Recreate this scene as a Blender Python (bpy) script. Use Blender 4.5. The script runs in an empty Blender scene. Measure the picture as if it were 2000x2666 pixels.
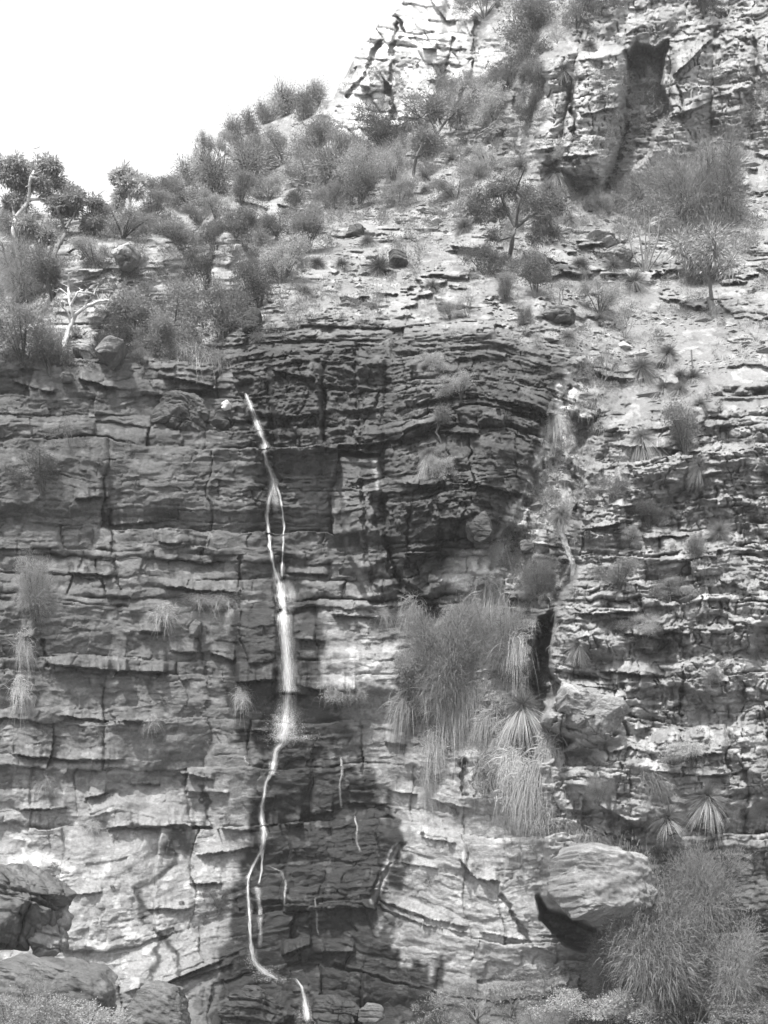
import bpy, math, random
import numpy as np
C = bpy.context.scene.collection
F = 3024.0          # focal length in picture units (a picture 2000 wide)
HZ = 2100.0         # height of the horizon in picture units
rng = np.random.default_rng(7)
R = math.radians

# ------------------------------------------------------------------ numeric helpers
_T = np.random.default_rng(3).random((256, 256)).astype(np.float32)
def vnoise(x, y, s=0):
    x = np.asarray(x + s * 17.37, np.float32); y = np.asarray(y + s * 9.71, np.float32)
    xi = np.floor(x).astype(np.int32); yi = np.floor(y).astype(np.int32)
    u = (x - xi).astype(np.float32); v = (y - yi).astype(np.float32)
    u = u * u * u * (u * (u * 6 - 15) + 10); v = v * v * v * (v * (v * 6 - 15) + 10)
    x0 = xi & 255; y0 = yi & 255; x1 = (x0 + 1) & 255; y1 = (y0 + 1) & 255
    a = _T[x0, y0]; b = _T[x1, y0]; c = _T[x0, y1]; d = _T[x1, y1]
    return (a + (b - a) * u) * (1 - v) + (c + (d - c) * u) * v
def fbm(x, y, octv=4, s=0, gain=0.5):
    t = 0; a = 1.0; n = 0
    for o in range(octv):
        t = t + a * vnoise(x, y, s + o * 3); n += a; a *= gain
        x = x * 2.03; y = y * 2.03
    return t / n * 2 - 1
def h1(i, s=0):
    i = (i.astype(np.int64) * 7919 + s * 104729) & 0xffff
    return _T[i & 255, (i >> 8) & 255]
def h2(i, j, s=0):
    k = (i.astype(np.int64) * 374761393 + j.astype(np.int64) * 668265263 + s * 2246822519) & 0x7fffffff
    k = (k ^ (k >> 13)) * 1274126177 & 0x7fffffff
    return _T[(k >> 3) & 255, (k >> 12) & 255]
def sstep(a, b, x):
    t = np.clip((x - a) / (b - a), 0, 1); return t * t * (3 - 2 * t)
def inpoly(px, py, P):
    ins = np.zeros(px.shape, bool); n = len(P)
    for i in range(n):
        x0, y0 = P[i]; x1, y1 = P[(i + 1) % n]
        if y0 == y1: continue
        c = ((y0 > py) != (y1 > py)) & (px < (x1 - x0) * (py - y0) / (y1 - y0) + x0)
        ins ^= c
    return ins
def blur1(a, r, ax):
    if r < 1: return a
    k = 2 * r + 1
    pad = [(0, 0), (0, 0)]; pad[ax] = (r + 1, r)
    c = np.cumsum(np.pad(a, pad, mode='edge'), axis=ax, dtype=np.float64)
    sl0 = [slice(None)] * 2; sl1 = [slice(None)] * 2
    sl0[ax] = slice(k, None); sl1[ax] = slice(0, -k)
    return (c[tuple(sl0)] - c[tuple(sl1)]) / k
def blur(a, r):
    for _ in range(3):
        a = blur1(blur1(a, r, 0), r, 1)
    return a
def segdist(px, py, pts):
    best = np.full(px.shape, 1e9)
    for (x0, y0), (x1, y1) in zip(pts[:-1], pts[1:]):
        dx, dy = x1 - x0, y1 - y0
        t = np.clip(((px - x0) * dx + (py - y0) * dy) / (dx * dx + dy * dy + 1e-9), 0, 1)
        best = np.minimum(best, np.hypot(px - x0 - t * dx, py - y0 - t * dy))
    return best

# ------------------------------------------------------------------ the hill: one tall sheet of rock and soil
ST = 2.4
SX = np.arange(-320, 2321, ST); SY = np.arange(-300, 2781, ST)
NX, NY = len(SX), len(SY)
gx, gy = np.meshgrid(SX, SY)            # [row, column]
sky_pts = [(-400,560),(0,556),(340,555),(380,535),(440,505),(480,480),(520,455),(560,425),(590,395),(620,365),(650,345),(690,315),(720,300),
           (780,290),(830,262),(868,256),(880,230),(890,212),(900,199),(924,150),(960,102),(990,60),(1020,40),(1050,6),(1075,-30),(1130,-320),(2400,-320)]
SKY = np.interp(SX, [p[0] for p in sky_pts], [p[1] for p in sky_pts])
SKY = SKY + np.where(SX < 1120, 7 * fbm(SX / 30, SX * 0, 4, 5), 0)
gy = np.maximum(gy, SKY[None, :])
# coarse map of the lean of the ground (horizontal run for each metre of rise)
CS = 10.0
cx = np.arange(-330, 2341, CS); cy = np.arange(-310, 2801, CS)
kx, ky = np.meshgrid(cx, cy)
top_pts = [(-400,965),(0,960),(180,935),(350,945),(470,925),(560,930),(590,885),(640,865),(800,850),(1000,860),(1200,870),(1400,890),(1490,930),
           (1560,1000),(1620,1060),(1750,1050),(2000,1020),(2400,1000)]
TOP = np.interp(cx, [p[0] for p in top_pts], [p[1] for p in top_pts])
K = np.full(kx.shape, 0.10)
slopek = np.interp(cx, [-400, 300, 600, 800, 1000, 1300, 2400], [1.64, 1.62, 1.46, 1.33, 1.26, 1.15, 1.12])
K = np.where(ky < TOP[None, :], slopek[None, :], K)
def setk(P, v):
    global K
    K = np.where(inpoly(kx, ky, P), v, K)
setk([(-400,2150),(600,2150),(600,2700),(-400,2700)], .30)
setk([(-400,930),(560,930),(600,1250),(-400,1250)], .32)
setk([(590,860),(700,800),(1000,830),(1300,840),(1500,950),(1480,1030),(1350,1110),(1000,1090),(620,1060)], .55)
setk([(130,660),(300,640),(460,680),(470,860),(140,870)], .45)
setk([(500,610),(620,600),(640,760),(520,790)], .45)
setk([(1060,-330),(2400,-330),(2400,360),(1100,360)], .66)
setk([(880,370),(860,262),(880,240),(900,199),(1060,-330),(1290,-330),(1190,20),(1150,200),(1060,320),(960,380)], .36)
setk([(1290,330),(1380,200),(1500,120),(1600,-330),(2400,-330),(2400,370),(1850,370),(1620,490),(1400,450)], .30)
setk([(1560,1060),(2400,1000),(2400,1500),(1500,1500),(1500,1270)], .42)
setk([(1380,1500),(2400,1500),(2400,2450),(1450,2450)], .25)
setk([(1100,1980),(1090,1650),(1150,1560),(1290,1480),(1310,1980)], .30)
setk([(1490,950),(1570,1000),(1500,1270),(1430,1500),(1370,1980),(1290,1980),(1290,1500),(1420,1180)], .42)
setk([(1110,1500),(1190,1390),(1330,1370),(1400,1220),(1440,1240),(1340,1440),(1270,1520),(1150,1580)], .05)
setk([(-400,2640),(2400,2640),(2400,2900),(-400,2900)], 1.6)
K = blur(K, 2)
# base distance of the foot of the cliff, then integrate upward
y0 = np.interp(cx, [-400, 0, 600, 1000, 1400, 2400], [37, 39.5, 42, 41.5, 38, 36])
e = (HZ - ky) / F
g = np.minimum(K / np.maximum(1 - K * e, 0.09), 6.0)
de = CS / F
lnY = np.log(y0)[None, :] + np.cumsum((g * de)[::-1], axis=0)[::-1]
lnY = blur(lnY, 1)
D0c = np.exp(lnY)
def bil(A, x, y):
    fx = np.clip((x - cx[0]) / CS, 0, len(cx) - 1.001); fy = np.clip((y - cy[0]) / CS, 0, len(cy) - 1.001)
    i = fx.astype(int); j = fy.astype(int); u = fx - i; v = fy - j
    return (A[j, i] * (1 - u) + A[j, i + 1] * u) * (1 - v) + (A[j + 1, i] * (1 - u) + A[j + 1, i + 1] * u) * v
D = bil(D0c, gx, gy)
DR = D.mean(axis=1, keepdims=True)
WX = ((gx - 1000) / F * DR).astype(np.float32); WZ = ((HZ - gy) / F * DR).astype(np.float32)
def warp_pair(f, a, o, s):
    return a * fbm(gx / f, gy / f, o, s), a * fbm(gx / f, gy / f, o, s + 1)
WA, WB = warp_pair(40, 6, 3, 11); WC, WD = warp_pair(70, 22, 4, 51); WE = fbm(gx / 30, gy / 30, 3, 53); WF = fbm(gx / 30, gy / 30, 3, 54); WG = fbm(gx / 14, gy / 14, 2, 55)
def cmask(P, r, v=1.0):                 # feathered region on the coarse map
    return bil(blur(inpoly(kx, ky, P).astype(float), r), gx, gy) * v

# ---- where is bare rock, where is soil
slope_c = (ky < TOP[None, :] - 10).astype(float)
soilm = bil(blur(slope_c, 2), gx, gy)
rock_polys = [
 [(120,640),(300,630),(470,670),(480,870),(130,880)], [(470,590),(620,585),(660,720),(620,800),(500,800)], [(340,560),(520,520),(540,580),(360,600)],
 [(590,505),(760,500),(740,560),(560,610)], [(860,370),(850,262),(880,240),(900,199),(1060,-330),(1290,-330),(1250,20),(1200,200),(1110,320),(990,390)],
 [(1230,330),(1380,200),(1480,110),(1560,-330),(2400,-330),(2400,370),(1850,370),(1720,440),(1620,500),(1560,520),(1380,470)],
 [(900,560),(1080,540),(1130,620),(920,640)], [(1500,600),(1650,610),(1660,670),(1560,680)], [(600,870),(600,820),(720,830),(830,800),(990,810),(1180,830),(1300,850),(1380,880),(1500,940),(1500,1000),(600,1000)],
 [(660,480),(780,490),(760,530),(640,520)], [(1000,640),(1070,650),(1060,700),(1000,690)], [(1180,600),(1280,600),(1260,660),(1150,660)],
 [(640,760),(700,780),(700,880),(600,870)], [(1440,540),(1560,480),(1580,530),(1470,570)], [(1180,200),(1330,0),(1330,130),(1250,260)],
 [(1130,300),(1330,270),(1240,400),(1150,390)], [(1400,800),(1560,830),(1530,860),(1400,850)], [(740,730),(850,720),(820,770),(740,790)]]
rk = np.zeros(kx.shape)
for P in rock_polys: rk = np.maximum(rk, inpoly(kx, ky, P).astype(float))
rk = bil(blur(rk, 1), gx, gy)
n_out = fbm(WX * .55, WZ * .9, 4, 21)
rocky = np.clip(1 - soilm + rk * (0.75 + .6 * n_out) * 1.2 + sstep(.12, .26, n_out) * .85, 0, 1)
gully = cmask([(1490,930),(1575,960),(1540,1150),(1495,1300),(1485,1480),(1430,1600),(1390,1720),(1370,1960),(1120,1960),(1130,1790),(1180,1600),(1280,1490),(1350,1360),(1430,1180)], 2)
rocky = rocky * (1 - gully * sstep(-.45, .05, fbm(WX * .8, WZ * .8, 3, 31)))
rocky = sstep(.25, .75, rocky + .25 * fbm(WX * 3, WZ * 3, 3, 44))

# ---- the lie of the beds
def dip(px, py, sl, sx_, sy_):
    return sl * (gx - px) * np.exp(-((gx - px) / sx_) ** 2 - ((gy - py) / sy_) ** 2)
BEDS = gy - dip(300, 1450, .07, 500, 500) - dip(1420, 1080, .42, 260, 330) - dip(700, 950, -.22, 160, 140) \
     - dip(1150, 2350, .36, 330, 260) - dip(480, 2500, -.30, 330, 170) - dip(1650, 2100, .22, 260, 250) - dip(1750, 1350, -.10, 260, 250) \
     - dip(1050, 120, .06, 200, 200) - dip(1400, 350, -.35, 140, 140)
BZ = ((HZ - BEDS) / F * DR).astype(np.float32)
wx = WX + .35 * fbm(WX * .7, WZ * .7, 3, 61); wz = BZ + .30 * fbm(WX * .35, WZ * .6, 4, 62) + .10 * fbm(WX * 1.6, WZ * 2.2, 4, 63)

def strata(X, B, thick, length, amp, cd, cw, vd, seed, bulge=.0, tilt=.0, spread=.5):
    r = np.random.default_rng(seed)
    lo, hi = B.min() - 2, B.max() + 2
    th = thick * np.exp(r.normal(0, spread, int((hi - lo) / thick * 1.6) + 40))
    ed = lo + np.cumsum(th)
    i = np.clip(np.searchsorted(ed, B), 1, len(ed) - 2)
    t = (B - ed[i - 1]) / (ed[i] - ed[i - 1]); T = ed[i] - ed[i - 1]
    Li = length * np.exp(r.normal(0, .4, len(ed)))[i]
    a = X / Li + r.random(len(ed))[i] * 50
    a = a + .28 * np.sin(a * 2.7 + i) 
    j = np.floor(a); f = a - j
    da = np.minimum(f, 1 - f) * Li
    up = (1 - t) * T; dn = t * T        # distance to the bed's upper and lower edge
    h = amp * (h2(i, j, seed) * 1.15 + h1(i, seed) * .8 - .95)
    h = h + tilt * ((f - .5) * np.minimum(Li, 2.5) * (h2(i, j, seed + 21) - .5) + (t - .5) * T * (h2(i, j, seed + 22) - .35) * 1.6)
    # opened bedding joints: some wide, some closed, wandering along the bed
    op = sstep(.50, .85, .6 * vnoise(X / (length * .7), i * 5.3, seed) + .4 * vnoise(X / (length * .16), i * 3.1, seed + 1)) * (.25 + 1.5 * h1(i, seed + 5))
    h = h - cd * op * np.exp(-(dn / cw) ** 2) - cd * .35 * op * np.exp(-(up / (cw * 1.2)) ** 2)
    vo = sstep(.45, .8, h2(i, j, seed + 9)) 
    h = h - vd * vo * np.exp(-(da / (cw * .9)) ** 2)
    # rounded block edges
    rr = np.minimum(np.minimum(up, dn * 1.5) / (T * .4), da / (T * .5))
    h = h + bulge * np.sqrt(np.clip(rr, 0, 1)) * (.4 + h2(i, j, seed + 3))
    return h

big = strata(wx, wz, 1.05, 3.6, .34, .34, .075, .24, 101, .10, .55, .75)
mid = strata(wx + .2 * fbm(WX * 2, WZ * 2, 2, 71), wz + .05 * fbm(WX * 1.4, WZ * 2.5, 3, 72), .34, 1.0, .11, .13, .038, .08, 102, .05, .5, .6)
fin = strata(wx + .1 * fbm(WX * 5, WZ * 5, 2, 73), wz + .035 * fbm(WX * 3, WZ * 5, 3, 74), .115, .45, .03, .035, .02, .02, 103, .015)
rid = 1 - np.abs(fbm(WX * 1.1, wz * 2.6, 4, 83)) * 2
rough = .14 * fbm(WX * 1.2, WZ * 2.0, 4, 81) + .06 * fbm(WX * 4.5, WZ * 7.5, 4, 82) + .10 * rid
# how broken each part of the wall is
polish = cmask([(-400,2180),(620,2180),(620,2700),(-400,2700)], 4, .55) + cmask([(1030,2200),(1400,2230),(1420,2560),(1010,2560)], 3, .6) + cmask([(830,1680),(1040,1680),(1040,1800),(830,1800)], 2, .8) \
       + cmask([(60,1560),(600,1620),(600,1740),(60,1740)], 3, .35) + cmask([(-400,1740),(420,1740),(420,2120),(-400,2120)], 4, .25)
polish = np.clip(polish, 0, .85)
broken = cmask([(600,880),(1500,950),(1430,1180),(1180,1450),(1040,1560),(980,1180),(640,1180)], 5, .5) + cmask([(1500,1100),(2400,1000),(2400,2200),(1400,2200)], 5, .45)
calm = cmask([(-400,900),(600,960),(640,1500),(1000,1560),(1060,2000),(1400,2000),(1450,2700),(-400,2700)], 5)
calm = np.clip(calm - broken, 0, 1)
und = .75 * fbm(WX * .16, WZ * .22, 3, 84) + .30 * fbm(WX * .5, wz * .9, 3, 85)
lam = .35 + 1.1 * sstep(.34, .66, .6 * vnoise(WX * .35, wz * .7, 26) + .4 * vnoise(WX * 1.1, wz * 2.2, 27))
mid = mid * (.5 + .5 * lam); fin = fin * lam; rough = rough * (.55 + .45 * lam)
relief = big * (1 - polish * .45) * (.95 + .35 * broken - .10 * calm) + mid * (1 - polish * .7) * (1 - .2 * broken - .40 * calm) + fin * (1 - polish * .5) * (1 + .2 * broken - .35 * calm) + rough * (1 + 1.2 * broken - .45 * calm) + und
# joint-bounded blocks of the white crag and the pillars
cragm = cmask([(860,380),(850,262),(880,240),(900,199),(1060,-330),(1290,-330),(1250,20),(1200,200),(1110,330),(990,390)], 2)
sx_ = WX + .42 * WZ; sz_ = WZ + .10 * WX
cb = strata(sx_ + .35 * fbm(WX * .6, WZ * .6, 3, 86), sz_ + .35 * fbm(WX * .5, WZ * .7, 3, 87), 1.5, 2.0, .85, .55, .10, .5, 111, .30) + strata(sx_ + .2 * fbm(WX, WZ, 3, 88), sz_ + .15 * fbm(WX, WZ * 1.5, 3, 89), .55, 1.2, .22, .28, .06, .12, 112, .06) + .10 * fbm(WX * 2, WZ * 3, 3, 90)
pilm = cmask([(1370,-330),(2400,-330),(2400,380),(1850,370),(1640,500),(1380,460),(1400,200)], 2)
pr = strata(wx + .4 * fbm(WX * .6, WZ * .6, 3, 96), wz + .5 * fbm(WX * .5, WZ * .7, 3, 97), 1.1, 3.0, .26, .16, .08, .3, 113, .12, .4, .7) + .28 * fbm(WX * .7, WZ * 1.0, 4, 98) + .12 * fbm(WX * 2.5, WZ * 4, 4, 99) + .5 * fbm(WX * .35, WZ * .12, 3, 100) + .9 * (strata(wx + .3 * fbm(WX, WZ, 3, 133), wz - .25 * WX + .3 * fbm(WX, WZ, 3, 134), .55, .9, .34, .26, .07, .30, 131, .12, .6, .6) + .10 * fbm(WX * 5, WZ * 7, 3, 135))
blk = strata(wx + .35 * fbm(WX * 1.3, WZ * 1.3, 3, 33), wz + .34 * fbm(WX * .9, WZ * .8, 4, 34), .46, .75, .40, .26, .06, .26, 121, .16, .7, .6) + strata(wx + .1 * fbm(WX * 4, WZ * 4, 2, 35), wz + .06 * fbm(WX * 3, WZ * 3, 2, 36), .19, .34, .10, .10, .03, .10, 122, .05, .4, .5)
relief = relief + blk * np.clip(broken * 1.7, 0, .85)
relief = relief * (1 - cragm) * (1 - pilm) + cb * cragm + pr * pilm * (1 - cragm)
soilr = 1.0 * fbm(WX * .13, WZ * .2, 3, 94) + .35 * fbm(WX * .5, WZ * .8, 4, 91) + .07 * fbm(WX * 3.2, WZ * 4.2, 4, 92) + .10 * sstep(.30, .62, fbm(WX * 2.6, WZ * 3.6, 3, 93))
H = relief * rocky + (soilr - .12) * (1 - rocky)

# ---- big forms
def form(P, amp, r=1):
    global H
    m = inpoly(gx + WA, gy + WB, P).astype(float)
    H = H + blur(m, r) * amp
def ledge(pts, amp, reach=40, s=0):
    """beds above the line stand out over the ones below"""
    global H
    xs = [p[0] for p in pts]
    c0 = int(np.clip((xs[0] - SX[0]) / ST, 0, NX - 2)); c1 = int(np.clip((xs[-1] - SX[0]) / ST, c0 + 2, NX))
    x = SX[c0:c1]
    f = np.interp(x, xs, [p[1] for p in pts]) + 4.5 * fbm(x / 22, x * 0 + s * 3.1, 4, 15)
    tap = sstep(0, .12, (x - xs[0]) / (xs[-1] - xs[0])) * sstep(0, .12, (xs[-1] - x) / (xs[-1] - xs[0])) * (.25 + .9 * vnoise(x / 26, x * 0 + s, 8) + .5 * vnoise(x / 9, x * 0 + s, 18))
    d = f[None, :] - gy[:, c0:c1]
    H[:, c0:c1] += amp * tap[None, :] * np.where(d > 0, np.exp(-np.maximum(d, 0) / reach), -.45 * np.exp(-np.maximum(-d, 0) / 9.))
def crack(pts, depth, w):
    global H
    xs = [p[0] for p in pts]; ys = [p[1] for p in pts]
    c0 = int(np.clip((min(xs) - 4 * w - SX[0]) / ST, 0, NX - 2)); c1 = int(np.clip((max(xs) + 4 * w - SX[0]) / ST, 1, NX))
    r0 = int(np.clip((min(ys) - 4 * w - SY[0]) / ST, 0, NY - 2)); r1 = int(np.clip((max(ys) + 4 * w - SY[0]) / ST, 1, NY))
    X, Y = gx[r0:r1, c0:c1], gy[r0:r1, c0:c1]
    d = segdist(X + w * 1.1 * fbm(X / (w * 3), Y / (w * 2), 3, 19), Y + w * .6 * fbm(X / w, Y / (w * 2.5), 3, 22), pts)
    ww = w * (.25 + 1.3 * vnoise(X / (w * 4), Y / (w * 2.2), 23))
    H[r0:r1, c0:c1] -= depth * np.exp(-(d / ww) ** 6) 
form([(1575,1110),(1505,1270),(1495,1500),(1445,1600),(1408,1720),(1400,1950),(1410,2100),(1425,2240),(1418,2335),(1520,2396),(1640,2440),(1900,2720),(2400,2720),(2400,1050),(1700,1055)], 1.2, 2)
form([(1500,1330),(1640,1300),(1760,1420),(1740,1640),(1560,1720),(1470,1640),(1490,1480)], .9, 5)
form([(1440,1660),(1560,1640),(1700,1740),(1660,1920),(1500,1960),(1425,1880)], .9, 4)
form([(1560,1960),(1760,1900),(1860,2040),(1760,2170),(1560,2110)], 1.0, 4)
form([(1740,1450),(1900,1400),(2000,1600),(1900,1850),(1760,1780)], 1.0, 5)
form([(1640,1120),(1760,1100),(1800,1240),(1700,1330),(1600,1280)], .8, 4)
form([(1820,1180),(1960,1150),(2000,1330),(1860,1400)], .9, 4)
form([(1800,1900),(1960,1880),(2010,2080),(1880,2160),(1800,2050)], .9, 4)
form([(1480,1990),(1560,1960),(1740,2000),(1780,2130),(1640,2150),(1500,2090)], .5, 2)
form([(1040,960),(1370,1000),(1330,1160),(1260,1350),(1190,1410),(1060,1420),(1030,1200)], .85, 11)
form([(1120,1150),(1400,1150),(1330,1330),(1200,1400),(1090,1380)], .35, 7)

form([(1010,930),(1448,985),(1390,1170),(1300,1380),(1190,1425),(1140,1570),(1060,1530),(1022,1400),(1005,1200)], .28, 2)
form([(690,920),(770,900),(832,955),(838,1060),(842,1172),(770,1185),(720,1160),(705,1000)], 1.0, 1)
form([(880,1185),(985,1190),(992,1330),(1010,1440),(1040,1540),(960,1560),(900,1420)], .7, 1)
form([(930,920),(1000,930),(990,1170),(940,1165),(925,1000)], .45, 1)
form([(1396,2328),(1425,2368),(1500,2402),(1560,2430),(1660,2445),(1620,2490),(1545,2482),(1490,2470),(1448,2430),(1412,2392)], -2.6, 1)
form([(1408,1612),(1445,1596),(1432,1690),(1436,1755),(1462,1782),(1428,1840),(1402,1885),(1462,1915),(1500,1930),(1425,1975),(1366,1990),(1370,1900),(1398,1850),(1372,1800),(1386,1720)], -3.6, 1)
form([(-400,900),(560,935),(640,1020),(690,1150),(700,1330),(620,1340),(-400,1330)], .35, 5)
form([(1390,140),(1500,120),(1622,130),(1622,330),(1570,480),(1540,500),(1470,440),(1400,430),(1440,260)], 1.6, 3)
form([(1485,240),(1500,140),(1622,130),(1625,330),(1572,485),(1515,430)], 1.2, 2)
col = np.zeros_like(H)
for x0_, x1_, a_ in [(1372, 1488, 2.2), (1490, 1624, 3.2), (1742, 1850, 2.6), (1856, 1960, 2.4), (1966, 2100, 2.8)]:
    xx = gx + (gy - 300) * (.22 if x0_ < 1600 else .05) + 10 * fbm(gx / 90, gy / 60, 3, 30) + (18 if x0_ < 1600 else 0)
    u_ = np.clip((xx - (x0_ + x1_) / 2) / ((x1_ - x0_) / 2), -1, 1); col = np.maximum(col, a_ * np.sqrt(1 - u_ ** 2))
H = H + .72 * col * pilm * sstep(40, 140, gy)
form([(1632,150),(1655,112),(1705,128),(1738,105),(1722,220),(1748,290),(1702,345),(1695,400),(1640,440),(1612,492),(1570,498),(1600,420),(1622,350),(1634,250)], -3.6, 1)
form([(1570,110),(1630,30),(1640,120),(1600,130)], -1.2, 2)
form([(980,-330),(1180,-330),(1150,150),(1110,330),(1020,330),(1010,180)], 1.6, 3)
form([(870,360),(940,200),(1000,130),(1010,180),(960,370)], .8, 3)
form([(1430,1780),(1570,1775),(1580,1850),(1500,1895),(1420,1880)], .7, 3); form([(1540,1810),(1640,1800),(1640,1880),(1580,1930),(1520,1905)], .6, 3)
form([(1030,1690),(850,1690),(830,1800),(1040,1800)], .35, 2)
form([(180,660),(300,640),(400,700),(350,860),(220,850)], 1.5, 5); form([(520,600),(600,600),(615,760),(580,770),(530,690)], 1.8, 3)
form([(300,655),(370,640),(385,670),(320,700)], 1.8, 2)
LEDGES = [([(115,1726),(295,1745)],.28,40),([(290,1745),(440,1751)],.55,40),([(610,1776),(720,1769)],.6,40),([(755,1781),(850,1802),(945,1797)],.6,45),
 ([(145,1865),(300,1878),(435,1880)],.32,26),([(415,1525),(621,1545)],.36,26),([(193,1297),(290,1292)],.45,30),([(285,1366),(412,1358)],.35,30),([(175,1489),(295,1499)],.3,24),
 ([(410,1410),(512,1419)],.26,22),([(20,1963),(193,1980),(330,1977)],.34,24),([(30,2107),(180,2104)],.25,20),([(220,2078),(280,2066)],.25,18),([(335,2044),(420,2040)],.2,16),
 ([(270,2155),(458,2147),(680,2165)],.42,26),([(505,2228),(675,2206)],.34,24),([(490,2301),(580,2300)],.34,24),([(175,2328),(270,2324)],.2,16),([(380,2368),(505,2364)],.24,18),
 ([(320,2585),(446,2553),(590,2495)],.42,26),([(440,2563),(610,2508)],.25,14),([(690,2150),(795,2143)],.5,30),([(805,2122),(870,2110)],.3,24),([(825,2481),(930,2480)],.3,22),([(730,2487),(815,2458)],.35,26),
 ([(985,2342),(1129,2396),(1225,2414)],.34,16),([(985,2362),(1129,2414),(1225,2430)],.2,10),([(1245,2426),(1375,2452)],.26,14),([(1380,2462),(1455,2486)],.22,12),([(1195,2236),(1240,2288),(1305,2297)],.5,24),
 ([(1095,2178),(1190,2198)],.22,14),([(1040,2245),(1145,2263)],.18,14),([(55,1660),(95,1660)],.6,26),([(745,1491),(860,1497)],.4,28),([(360,1645),(425,1648)],.3,20),([(440,1696),(522,1697)],.28,20),
 ([(545,1700),(615,1722)],.55,26),([(200,985),(305,1011)],.4,26),([(455,1017),(606,1010)],.3,24),([(410,975),(560,1005)],.3,18),([(30,992),(150,1024)],.3,24),([(705,960),(825,988)],.55,30),([(640,935),(760,925)],.4,20),([(850,1166),(995,1181)],.7,40),
 ([(1040,1545),(1145,1560)],.7,30),([(1180,1395),(1300,1405)],.6,36),([(1050,1440),(1160,1440)],.4,28),([(1270,1060),(1480,1090)],.5,26),([(1090,1120),(1260,1130)],.5,26),([(1040,1260),(1180,1265)],.4,26),([(1200,1250),(1370,1290)],.5,26),
 ([(1600,1160),(1830,1175)],.5,26),([(1520,1380),(1640,1360)],.45,28),([(1690,1400),(1800,1395)],.5,30),([(1500,1600),(1680,1590)],.5,26),([(1620,1650),(1760,1665)],.45,26),([(1560,1745),(1720,1760)],.5,24),([(1500,2060),(1640,2140),(1740,2185)],.5,30),
 ([(1540,2160),(1660,2190)],.4,20),([(1650,1900),(1700,1890)],.6,30),([(1720,1640),(1800,1650)],.5,30),([(1780,1970),(1890,1960)],.6,30),([(1100,126),(1138,128)],1.4,26),([(930,222),(965,228)],1.2,26),([(1000,330),(1060,322)],1.,26),
 ([(1500,640),(1640,626)],.9,16),([(1540,655),(1650,672)],.8,18),([(905,600),(1010,612)],.5,16),([(620,520),(700,545)],.9,16),([(720,530),(770,545)],.8,14),([(1170,640),(1260,650)],.6,16),
 ([(1560,400),(1460,410)][::-1],.8,20),([(1390,390),(1490,380)],.8,20),([(1510,300),(1620,275)],.7,24),([(1740,310),(1860,260)],.8,26),([(1750,200),(1860,95)],1.,30),
 ([(450,2010),(560,2030)],.25,18),([(480,2060),(600,2065)],.22,18),([(900,2090),(1010,2095)],.22,16),([(1010,2060),(1090,2070)],.25,18),([(1110,2080),(1240,2110)],.2,12),([(1000,1930),(1060,1940)],.3,20),([(610,1900),(720,1905)],.25,16),([(720,1660),(850,1670)],.25,20),([(860,1600),(1010,1610)],.3,24)]
for q, (pts, a, rc) in enumerate(LEDGES): ledge(pts, a * 1.15, rc * .9, q)
for pts, d_, w_ in [([(832,985),(838,1060),(846,1175)],.9,8),([(990,1298),(997,1370),(1021,1485),(1057,1540),(1130,1588)],1.0,13),([(1503,1250),(1505,1345)],1.0,12),([(1485,211),(1497,362)],1.4,7),([(1630,135),(1626,338),(1572,494)],2.4,10),([(1012,225),(1028,308)],2.0,10),([(640,1010),(672,1100),(700,1180),(712,1260)],.45,16),
   ([(700,1000),(712,1110),(722,1160)],.35,6),([(930,900),(925,1000),(945,1160)],.4,6),([(505,1625),(545,1785)],.18,5),([(285,1330),(300,1480),(312,1535)],.25,5),([(625,1450),(626,1545)],.3,5),
   ([(1310,2336),(1345,2400),(1382,2456)],.4,7),([(1780,1750),(1770,1860)],.5,6),([(1205,1985),(1208,2070)],.6,8),([(1050,2200),(1010,2260),(975,2345)],.3,9),([(110,1670),(125,1735)],.4,5),
   ([(1065,1330),(1062,1470)],.4,6),([(1150,1380),(1152,1470)],.35,6),([(1215,1330),(1180,1400)],.4,7),([(940,1250),(960,1480),(985,1570)],.35,7),([(1480,1010),(1420,1180),(1350,1340),(1275,1480)],.5,12),
   ([(1520,1130),(1490,1230)],.6,14),([(905,250),(950,200),(985,110)],1.2,7),([(890,330),(880,280)],1.,7),([(1020,225),(1020,130),(1035,60)],.9,6),([(1180,320),(1235,170),(1240,60)],1.,8),([(1140,250),(1180,100)],.6,6)]:
    crack(pts, d_, w_)
# the shaded hollow under the great boulder
H = H.astype(np.float64)
D = D - H
# keep the lowest part going out as the ground in front of the cliff
PX = (gx - 1000) / F * D; PZ = (HZ - gy) / F * D
SOIL = 1 - rocky
def samp(A, sx, sy):
    fx = np.clip((np.asarray(sx, float) - SX[0]) / ST, 0, NX - 1.001); fy = np.clip((np.asarray(sy, float) - SY[0]) / ST, 0, NY - 1.001)
    i = fx.astype(int); j = fy.astype(int); u = fx - i; v = fy - j
    return (A[j, i] * (1 - u) + A[j, i + 1] * u) * (1 - v) + (A[j + 1, i] * (1 - u) + A[j + 1, i + 1] * u) * v
DS = blur(D, 4)
def at(sx, sy, out=0.0):
    """point of the hill at a place, and metres per picture unit there"""
    d = float(samp(DS, sx, sy)) - out
    return np.array([(sx - 1000) / F * d, d, (HZ - sy) / F * d]), d / F

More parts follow.
